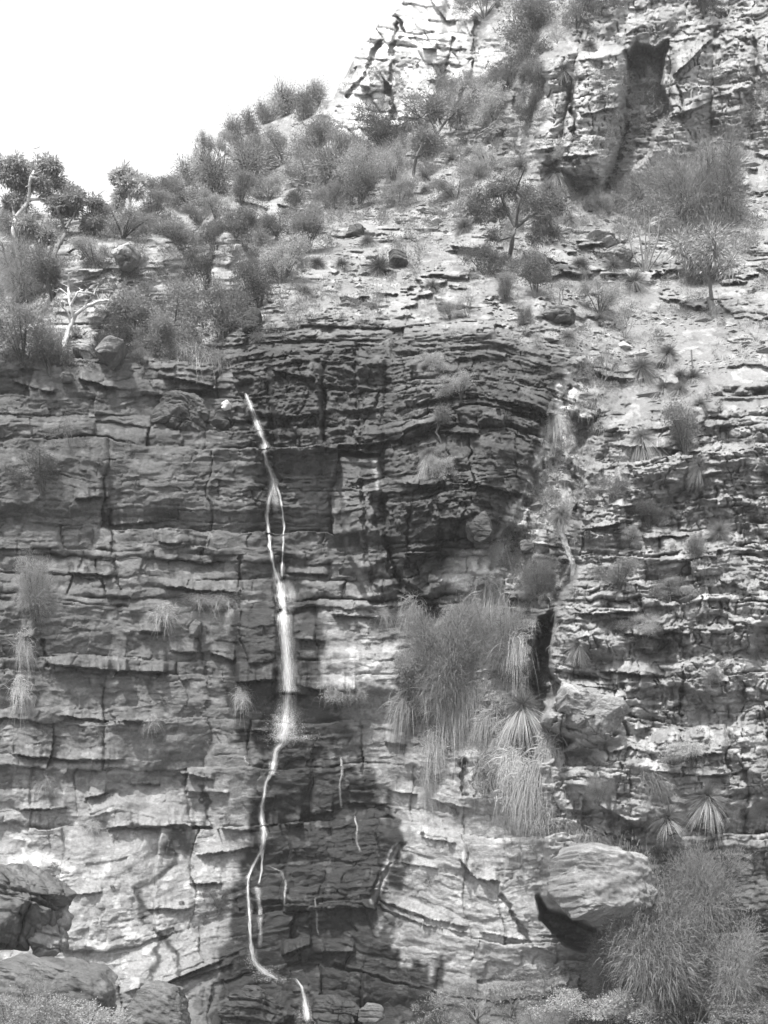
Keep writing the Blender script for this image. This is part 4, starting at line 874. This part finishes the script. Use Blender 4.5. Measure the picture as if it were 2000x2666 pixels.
boulder('boulder', 'great overhanging boulder with shaded hollow beneath it', [(1412,2345),(1420,2290),(1440,2240),(1480,2215),(1530,2200),(1600,2190),(1680,2230),(1700,2340),(1660,2430),(1600,2432),(1520,2396),(1480,2380)], 2.6, .175, 1.0, 1, bed=.012, fac=(.78, .94), rgh=1.2)
boulder('boulder', 'dark lichened boulder lying on the upper left wall', [(378,1100),(400,1060),(440,1030),(500,1020),(570,1040),(565,1070),(540,1110),(515,1132),(470,1122),(420,1110)], 1.5, .075, .35, 2)
boulder('boulder', 'dark boulder with flat face left of the fall', [(545,1118),(570,1070),(590,1050),(615,1060),(616,1085),(600,1115),(570,1132)], .9, .07, .35, 3)
boulder('rock', 'small white-topped rock perched on the dark boulder', [(572,1045),(590,1040),(603,1048),(603,1066),(585,1072),(574,1064)], .35, .50, .75, 4, bed=.01)
boulder('boulder', 'flat slab jutting out at the cliff top', [(248,935),(258,912),(300,896),(328,902),(332,918),(318,940),(285,958),(262,956)], 2.2, .15, 1.0, 5)
boulder('boulder', 'tall pale pointed boulder under the dead tree', [(205,880),(222,868),(240,880),(255,912),(262,955),(232,950),(208,930),(190,925)], 1.2, .26, .3, 6)
boulder('rock', 'low rock below the dead tree on the cliff rim', [(150,985),(165,968),(190,975),(188,992),(160,998)], .7, .16, .4, 7)
boulder('boulder', 'dark undercut boulder in the lower left corner', [(-120,2300),(-40,2255),(40,2262),(110,2295),(180,2330),(160,2365),(110,2400),(40,2460),(-60,2480)], 3.2, .10, 9, 8, bed=.10, fac=(.88, .97))
boulder('boulder', 'pale lichened boulder under the dark undercut one', [(20,2475),(60,2420),(110,2385),(160,2368),(182,2390),(180,2450),(165,2475),(100,2500)], 1.6, .21, 9.5, 9)
boulder('boulder', 'broad rounded lichened boulder at lower left foreground', [(-140,2575),(-40,2520),(80,2492),(180,2500),(270,2528),(310,2565),(318,2640),(250,2720),(-100,2720)], 2.6, .10, 11, 10, bed=.012, fac=(.90, .98))
boulder('boulder', 'squat boulder right of the broad foreground one', [(325,2640),(340,2580),(400,2555),(470,2565),(490,2620),(490,2700),(330,2700)], 1.6, .11, 8, 11, bed=.012, fac=(.90, .98))
boulder('rock', 'pin of rock sticking out of the left wall', [(495,1655),(497,1628),(510,1614),(524,1622),(526,1650),(510,1658)], 1.1, .12, .3, 12, bed=.02)
boulder('boulder', 'dark wet boulder under the last drop of the fall', [(560,2640),(590,2590),(640,2570),(710,2575),(760,2600),(770,2660),(700,2700),(580,2700)], 1.6, .04, .9, 13, .9)
boulder('boulder', 'dark wet boulder right of the last drop', [(800,2660),(820,2600),(880,2590),(930,2620),(940,2680),(860,2700)], 1.4, .04, .9, 14, .9)
boulder('rock', 'grey rounded rock in the pool at the foot', [(930,2640),(960,2622),(1010,2625),(1020,2650),(980,2670),(930,2665)], .7, .12, 1.2, 15)
boulder('rock', 'dark round rock beside the upright grass tree', [(1005,690),(1012,664),(1035,655),(1060,665),(1065,690),(1040,704)], 1.3, .08, .5, 16)
boulder('boulder', 'dark boulder overhanging the stream gap', [(628,868),(635,838),(660,815),(690,820),(690,850),(665,872),(640,880)], 1.6, .06, .5, 17)
boulder('rock', 'dark rock under the stony ledge on the slope', [(898,620),(910,590),(940,578),(960,600),(950,622)], 1.2, .08, .4, 18)
boulder('boulder', 'rounded pale block on the right buttress beside the cave', [(1420,1880),(1432,1810),(1470,1785),(1540,1790),(1568,1812),(1555,1850),(1500,1892),(1450,1905)], 1.6, .21, .5, 19, bed=.05, fac=(.72, .93))
boulder('boulder', 'second rounded block right of the cave block', [(1520,1915),(1540,1850),(1570,1815),(1620,1815),(1640,1845),(1630,1890),(1585,1930)], 1.5, .20, .4, 20, bed=.05, fac=(.72, .93))
boulder('boulder', 'tilted grey slab on the upper slope left of the pillar', [(1225,375),(1260,345),(1310,310),(1330,325),(1300,355),(1262,390),(1240,395)], 1.6, .20, .8, 21)
boulder('rock', 'pale block on the bank near the right feathery shrubs', [(1690,590),(1720,555),(1770,565),(1785,585),(1760,610),(1710,620)], 1.6, .33, .6, 22)
boulder('rock', 'rock shelf on the pale bank below the pillar', [(1505,640),(1530,615),(1600,612),(1645,625),(1640,645),(1560,650)], 1.6, .26, .5, 23)
boulder('rock', 'lower rock shelf under the pale bank', [(1545,680),(1560,650),(1620,645),(1660,655),(1650,680),(1590,690)], 1.4, .22, .5, 24)
boulder('rock', 'dark shelf of rock under the spreading bare shrub', [(1395,835),(1420,810),(1490,805),(1530,825),(1520,845),(1450,842)], 1.2, .12, .4, 25)
boulder('rock', 'pale hummock of rock on the left slope', [(292,690),(300,662),(340,646),(380,655),(380,672),(340,690)], 2., .3, .6, 26)
boulder('boulder', 'dark hanging block at the base of the dome', [(1200,1395),(1222,1340),(1262,1335),(1300,1380),(1295,1400),(1250,1418)], 1.2, .075, .5, 27)
boulder('rock', 'knob of rock under the white scar', [(1350,1425),(1356,1408),(1390,1405),(1392,1425),(1365,1442)], .6, .14, .4, 28)

# ------------------------------------------------------------------ the waterfall
def water_mat(name, a, sv, cv):
    m, nt, b = nodes(name); b.inputs['Base Color'].default_value = grey(.66); b.inputs['Roughness'].default_value = .35
    tl = nt.nodes.new('ShaderNodeBsdfTranslucent'); tl.inputs['Color'].default_value = grey(.66)
    tp = nt.nodes.new('ShaderNodeBsdfTransparent'); m1 = nt.nodes.new('ShaderNodeMixShader'); m1.inputs[0].default_value = .4
    au = nt.nodes.new('ShaderNodeAttribute'); au.attribute_name = 'across'; av = nt.nodes.new('ShaderNodeAttribute'); av.attribute_name = 'along'
    ae = nt.nodes.new('ShaderNodeAttribute'); ae.attribute_name = 'cover'
    cb_ = nt.nodes.new('ShaderNodeCombineXYZ'); nt.links.new(au.outputs['Fac'], cb_.inputs[0]); nt.links.new(av.outputs['Fac'], cb_.inputs[1])
    sc_ = nt.nodes.new('ShaderNodeVectorMath'); sc_.operation = 'MULTIPLY'; sc_.inputs[1].default_value = (13, sv, 1); nt.links.new(cb_.outputs[0], sc_.inputs[0])
    nz = nt.nodes.new('ShaderNodeTexNoise'); nz.inputs['Scale'].default_value = 1; nz.inputs['Detail'].default_value = 5; nt.links.new(sc_.outputs[0], nz.inputs['Vector'])
    # a thread shows where the noise is higher than the bareness there
    sb = nt.nodes.new('ShaderNodeMath'); sb.operation = 'MULTIPLY_ADD'; sb.inputs[1].default_value = cv; nt.links.new(ae.outputs['Fac'], sb.inputs[0]); nt.links.new(nz.outputs['Fac'], sb.inputs[2])
    mr = nt.nodes.new('ShaderNodeMapRange'); mr.interpolation_type = 'SMOOTHSTEP'; mr.inputs['From Min'].default_value = .86; mr.inputs['From Max'].default_value = 1.40; mr.inputs['To Max'].default_value = a
    nt.links.new(sb.outputs[0], mr.inputs['Value'])
    m2 = nt.nodes.new('ShaderNodeMixShader'); nt.links.new(mr.outputs[0], m2.inputs[0])
    nt.links.new(b.outputs[0], m1.inputs[1]); nt.links.new(tl.outputs[0], m1.inputs[2]); nt.links.new(tp.outputs[0], m2.inputs[1]); nt.links.new(m1.outputs[0], m2.inputs[2])
    nt.links.new(m2.outputs[0], nt.nodes['Material Output'].inputs['Surface']); return m
WAT = water_mat('white_water', .85, 3.0, .66); VEIL = water_mat('thin_water', .36, 1.6, .66)
sp_, nts, bs = nodes('spray'); bs.inputs['Base Color'].default_value = grey(.8); bs.inputs['Alpha'].default_value = .30; SPRAY = sp_
fall = bpy.data.objects.new('waterfall', None); C.objects.link(fall); tag(fall, 'thin white waterfall running down the dark wet cliff', 'waterfall')
pf, _ = at(790, 2640); fall.location = pf
def stream(name, path, n, mat, seed, wmul=1.0, sw=None, free=False, frac=None):
    """path of (x, y, width): overlapping sheets of broken water lying on the rock"""
    r = np.random.default_rng(seed); A = np.array(path, float); Vs, Qs, U, W_, E = [], [], [], [], []; nv = 0
    L = np.concatenate([[0], np.cumsum(np.hypot(*np.diff(A[:, :2], axis=0).T))]); t = np.linspace(0, 1, max(10, int(L[-1] / 4))) * L[-1]
    jag = (1.2 if free else 2.6) * fbm(t / 30, t * 0 + seed * 3.3, 3, 6)
    for k in range(3 if mat is WAT else 2):
        x = np.interp(t, L, A[:, 0]) + jag + (1. if free else 1.6) * fbm(t / 14, t * 0 + k * 5.1 + seed, 3, 7); y = np.interp(t, L, A[:, 1])
        w_ = np.interp(t, L, A[:, 2]) * wmul * (.92 + .45 * fbm(t / 22, t * 0 + k * 9.7 + seed, 3, 8)) * (1.0, 1.35, .7)[k]
        uu = np.linspace(-1, 1, 9); X = x[:, None] + uu[None] * w_[:, None] * .72; Y = np.repeat(y[:, None], 9, 1)
        if free: d = np.repeat(np.minimum.accumulate(samp(DS, x, y))[:, None], 9, 1) - .3 + .10 * uu[None] ** 2 - .05 * k
        else:
            d = np.minimum(samp(D, X, Y), samp(DS, X, Y)) - .05 - .04 * k; d = blur(d, 1)
        m = d / F; V = np.stack([(X - 1000) * m, d, (HZ - Y) * m], -1).reshape(-1, 3) - pf
        i = np.arange(len(t) - 1)[:, None] * 9 + np.arange(8)[None]; Qs.append(np.stack([i, i + 1, i + 10, i + 9], -1).reshape(-1, 4) + nv); Vs.append(V); nv += len(V)
        end = np.clip(np.minimum(t, L[-1] - t) / 14, 0, 1)
        U.append((uu[None] * w_[:, None] / 26 + 0 * Y + k * 3.7 + seed).ravel()); W_.append((np.repeat(t[:, None], 9, 1) / 90 + k * 2.2).ravel())
        E.append(((1 - np.abs(uu[None]) ** 1.6) * (.35 + .65 * end[:, None])).ravel())
    me = mesh_np(name, np.concatenate(Vs), np.concatenate(Qs), mat, smooth=True)
    set_attr(me, 'across', np.concatenate(U)); set_attr(me, 'along', np.concatenate(W_)); set_attr(me, 'cover', np.concatenate(E))
    return link(name, me, fall)
up = [(636,1018,8),(648,1045,12),(660,1075,14),(672,1108,16),(682,1140,14),(690,1160,20),(688,1180,12),(693,1200,14),(706,1235,16),(712,1262,22)]
stream('upper_stream', up, 40, WAT, 1, .8, (2.5, 6))
lf = [(712,1255,20),(704,1290,16),(695,1340,14),(699,1390,13),(704,1430,12),(712,1475,12),(722,1505,16),(728,1520,24)]
rt = [(716,1255,14),(728,1290,12),(736,1330,10),(740,1380,9),(737,1430,8),(735,1470,8),(733,1510,14)]
stream('left_strand', lf, 34, WAT, 2, .8, (2.5, 5)); stream('right_strand', rt, 18, WAT, 3, .8, (2, 4)); stream('veil', [(714,1262,26),(716,1300,30),(720,1340,24)], 16, VEIL, 31, 1, (2, 5))
stream('cascade', [(728,1505,30),(733,1550,36),(738,1590,34)], 34, WAT, 4, .9, (2, 4)); stream('veil', [(745,1500,40),(752,1550,50),(756,1600,50)], 22, VEIL, 5, 1, (1.5, 3))
pl = [(736,1585,34),(741,1640,32),(746,1700,34),(750,1760,38),(752,1810,46)]
stream('plunge', pl, 70, WAT, 6, .85, (2.5, 5.5), True, (.25, .9)); stream('veil', [(742,1590,50),(750,1700,56),(758,1810,80)], 30, VEIL, 7, 1, (2, 4), True)
stream('plunge_foot', [(752,1770,44),(748,1840,62),(744,1890,80),(740,1928,96)], 80, VEIL, 8, 1, (3, 8)); stream('plunge_core', [(752,1780,34),(746,1850,36),(738,1900,40),(730,1935,36)], 34, WAT, 9, .9, (2, 5))
stream('ledge_run', [(722,1915,12),(745,1922,14),(780,1918,10),(818,1920,6)], 26, WAT, 10, 1, (2, 5)); stream('veil', [(775,1765,40),(785,1790,46),(800,1815,40)], 14, VEIL, 11, 1, (1.5, 3))
stream('lower_stream', [(735,1930,24),(718,1955,18),(713,1985,18),(711,2012,20)], 34, WAT, 12, .8, (2, 5)); stream('lower_stream', [(705,2010,20),(692,2035,10),(690,2055,10),(688,2075,10),(681,2100,12),(682,2130,14),(688,2165,16),(686,2205,20),(676,2235,22)], 34, WAT, 13, .75, (2, 5))
stream('left_strand', [(680,2215,16),(662,2250,10),(648,2280,10),(645,2310,9),(648,2350,9),(650,2400,9),(653,2450,11),(658,2495,14)], 30, WAT, 14, .8, (2, 4)); stream('right_strand', [(688,2200,12),(682,2250,9),(676,2290,9),(670,2310,10)], 16, WAT, 15, .8, (2, 4))
stream('veil', [(668,2300,22),(676,2350,16),(678,2420,14),(677,2470,12)], 20, VEIL, 16, 1, (1.5, 3)); stream('veil', [(690,2250,6),(735,2270,6),(745,2300,8),(738,2380,6)], 10, VEIL, 17, 1, (1.5, 3))
stream('foot_run', [(655,2490,14),(670,2515,30),(695,2535,36),(722,2550,16)], 40, WAT, 18, .9, (2.5, 6)); stream('veil', [(730,2535,10),(770,2530,10),(800,2520,8)], 10, VEIL, 19, 1, (2, 4))
stream('last_drop', [(770,2545,8),(786,2570,10),(793,2595,14),(798,2625,22),(802,2660,30)], 30, WAT, 20, .9, (1.5, 4))
main = up + [(704,1290,11),(695,1340,10),(699,1390,9),(704,1430,9),(712,1475,10),(724,1505,20),(733,1550,26),(738,1590,26),(741,1640,26),(746,1700,28),(750,1760,32),(750,1810,40),(746,1850,50),(741,1900,54),(734,1935,26),(718,1955,16),(713,1985,15),(709,2012,15),(692,2035,9),(690,2055,9),(688,2075,9),(681,2100,10),(682,2130,12),(688,2165,13),(684,2210,16),(662,2250,10),(648,2280,8),(645,2310,8),(648,2350,8),(650,2400,8),(653,2450,10),(660,2500,18),(690,2535,24),(722,2550,14),(770,2548,6),(786,2570,9),(793,2595,13),(798,2630,20),(802,2665,26)]
stream('main_stream', main, 40, WAT, 40, .95)
stream('veil', [(x, y, w_ * 1.7) for x, y, w_ in main], 30, VEIL, 41, 1.0)
stream('trickle', [(886,1960,6),(890,2000,8),(885,2050,8),(888,2110,6)], 10, VEIL, 21, 1, (1.5, 3.5)); stream('trickle', [(922,2115,6),(930,2150,6),(928,2190,7),(940,2225,8)], 12, VEIL, 22, 1, (1.5, 3.5))
stream('trickle', [(635,1960,6),(640,1985,6),(660,1990,4)], 6, VEIL, 23); stream('trickle', [(820,2330,6),(825,2400,6),(830,2440,5)], 6, VEIL, 24, 1, (1, 2.5))
g = Geo(); r = np.random.default_rng(9)
for (x, y, sx_, sy_, n) in [(q[0], q[1], q[2] * .8, q[3] * .8, q[4] * 2) for q in [(742,1880,22,30,500),(735,1920,30,8,300),(690,2530,18,8,200),(800,2640,14,14,120),(712,2012,8,5,60),(790,1920,22,4,120),(750,1800,12,30,160),(744,1900,34,26,500),(800,2650,24,12,260),(655,2500,10,14,120),(708,2550,30,6,160)]]:
    X = x + r.normal(size=n) * sx_; Y = y + r.normal(size=n) * sy_; d = samp(DS, X, Y) - r.uniform(.1, .6, n); m = d / F
    g.leaves(np.stack([(X - 1000) * m, d, (HZ - Y) * m], -1) - pf, r.normal(size=(n, 3)) * [1, .3, 1], r.uniform(1.4, 3, n) * m, r.uniform(.8, 1.8, n) * m, r)
link('spray', g.mesh('spray', SPRAY), fall)

# ------------------------------------------------------------------ uncountable cover: stones, dry grass, low scrub
r = np.random.default_rng(21)
def scatter(n, fn, box=(-200, 2200, 150, 2660)):
    X = r.uniform(box[0], box[1], n * 6); Y = r.uniform(box[2], box[3], n * 6); X = X.astype(np.float64)
    k = (r.random(n * 6) < fn(X, Y)) & (Y > np.interp(X, SX, SKY) + 22); return X[k][:n], Y[k][:n]
def pts_at(X, Y, A=None):
    d = samp(D if A is None else A, X, Y); return np.stack([(X - 1000) / F * d, d, (HZ - Y) / F * d], -1), d / F
left_ = lambda X: 1 - sstep(620, 860, X)
upper_ = lambda X, Y: (Y < np.interp(X, [p[0] for p in top_pts], [p[1] for p in top_pts]) + 30)
def stones():
    X, Y = scatter(15000, lambda X, Y: samp(SOIL, X, Y) * (1 - .8 * left_(X)) * sstep(.35, .6, vnoise(X / 60, Y / 40, 3)))
    P, m = pts_at(X, Y); n = len(X); s_ = np.exp(r.normal(0, .7, n)) * 2.6 * m
    base = unit(np.array([(1,0,0),(-1,0,0),(0,1,0),(0,-1,0),(0,0,1),(0,0,-1.)])); f = np.array([(0,2,4),(2,1,4),(1,3,4),(3,0,4),(2,0,5),(1,2,5),(3,1,5),(0,3,5)])
    V = P[:, None] + base[None] * (s_[:, None, None] * r.uniform(.5, 1.3, (n, 6, 1))) * np.array([1.3, 1, .75]); V = V.reshape(-1, 3)
    me = mesh_np('loose_stones', V, (np.arange(n)[:, None, None] * 6 + f[None]).reshape(-1, 3), ROCK, tri=True)
    set_attr(me, 'tone', np.repeat(np.clip(.17 * np.exp(r.normal(0, .4, n)), .04, .4), 6)); set_attr(me, 'wet', np.zeros(len(V))); o = link('loose_stones', me); o['kind'] = 'stuff'
stones()
def grass():
    X, Y = scatter(16000, lambda X, Y: np.clip(samp(SOIL, X, Y), 0, 1) * sstep(.4, .62, vnoise(X / 45, Y / 28, 9)) * .9)
    n = len(X); k = 5; X = np.repeat(X, k) + r.normal(size=n * k) * 4; Y = np.repeat(Y, k) + r.normal(size=n * k) * 2.5
    P, m = pts_at(X, Y); g = Geo(); d = unit(r.normal(size=P.shape) * [.7, .7, .3] + [0, -.2, 1.]); g.blades(P, d, r.uniform(6, 15, len(P)) * m, 1.3 * m, r.uniform(.1, .7, len(P)), r, 2)
    o = link('dry_grass', g.mesh('dry_grass', LEAF['straw'])); o['kind'] = 'stuff'
grass()
def gully_grass():
    X, Y = scatter(900, lambda X, Y: np.clip(samp(gully, X, Y) * 1.3, 0, 1) * sstep(.3, .55, vnoise(X / 40, Y / 55, 13)), (1050, 1620, 940, 2000))
    k = 16; n = len(X) * k; X = np.repeat(X, k) + r.normal(size=n) * 5; Y = np.repeat(Y, k) + r.normal(size=n) * 4
    P, m = pts_at(X, Y); g = Geo(); d = unit(r.normal(size=P.shape) * [.6, .4, .3] + [0, -.5, .7]); g.blades(P, d, r.uniform(9, 26, n) * m, r.uniform(.9, 1.8, n) * m, r.uniform(.5, 1.8, n), r, 3)
    o = link('gully_grass', g.mesh('gully_grass', LEAF['straw'])); o['kind'] = 'stuff'
gully_grass()
def scrub(name, n, fn, mat, rad, leaf, box):
    X, Y = scatter(n, fn, box); P, m = pts_at(X, Y, DS); k = 130
    rr_ = r.uniform(.5, 1.3, len(P)) * rad * m; cen = P + np.array([0, -.1, 0]) + np.stack([0 * m, 0 * m, rr_ * .5], -1)
    Q = np.repeat(cen, k, 0); o_ = unit(r.normal(size=Q.shape)) * (r.random((len(Q), 1)) ** .5) * np.repeat(rr_, k)[:, None] * [1, 1, .8]; mm = np.repeat(m, k)
    g = Geo(); g.leaves(Q + o_, unit(o_) + [0, 0, .5], r.uniform(.6, 1.4, len(Q)) * leaf * mm, r.uniform(.25, .4, len(Q)) * leaf * mm, r)
    o = link(name, g.mesh(name, LEAF[mat])); o['kind'] = 'stuff'
scrub('low_scrub', 950, lambda X, Y: left_(X) * (.25 + .75 * samp(SOIL, X, Y)) * upper_(X, Y) * .9, 'mid', 17, 5, (-250, 860, 380, 960))
scrub('hillside_scrub', 1100, lambda X, Y: (.3 + .7 * samp(SOIL, X, Y)) * upper_(X, Y) * sstep(.40, .62, vnoise(X / 110, Y / 80, 4)) * (1 - .75 * sstep(560, 720, Y) * (X > 850)), 'mid', 17, 5, (600, 2200, 200, 960))
scrub('gully_scrub', 300, lambda X, Y: samp(SOIL, X, Y) * (Y > 950) * .8, 'pale', 15, 5, (1050, 1650, 950, 1980))
scrub('ledge_plants', 260, lambda X, Y: (samp(SOIL, X, Y) < .4) * (Y > 900) * sstep(.5, .66, vnoise(X / 70, Y / 30, 6)) * (.25 + .75 * (X > 1420)) * (1 - sstep(.2, .5, samp(wet, X, Y))), 'mid', 9, 4.5, (-200, 2200, 900, 2450))
scrub('foot_weeds', 330, lambda X, Y: sstep(0, 140, Y - np.interp(X, [900, 1100, 1500, 2200], [2640, 2560, 2520, 2480])) * .9, 'mid', 17, 5, (1050, 2250, 2440, 2775))
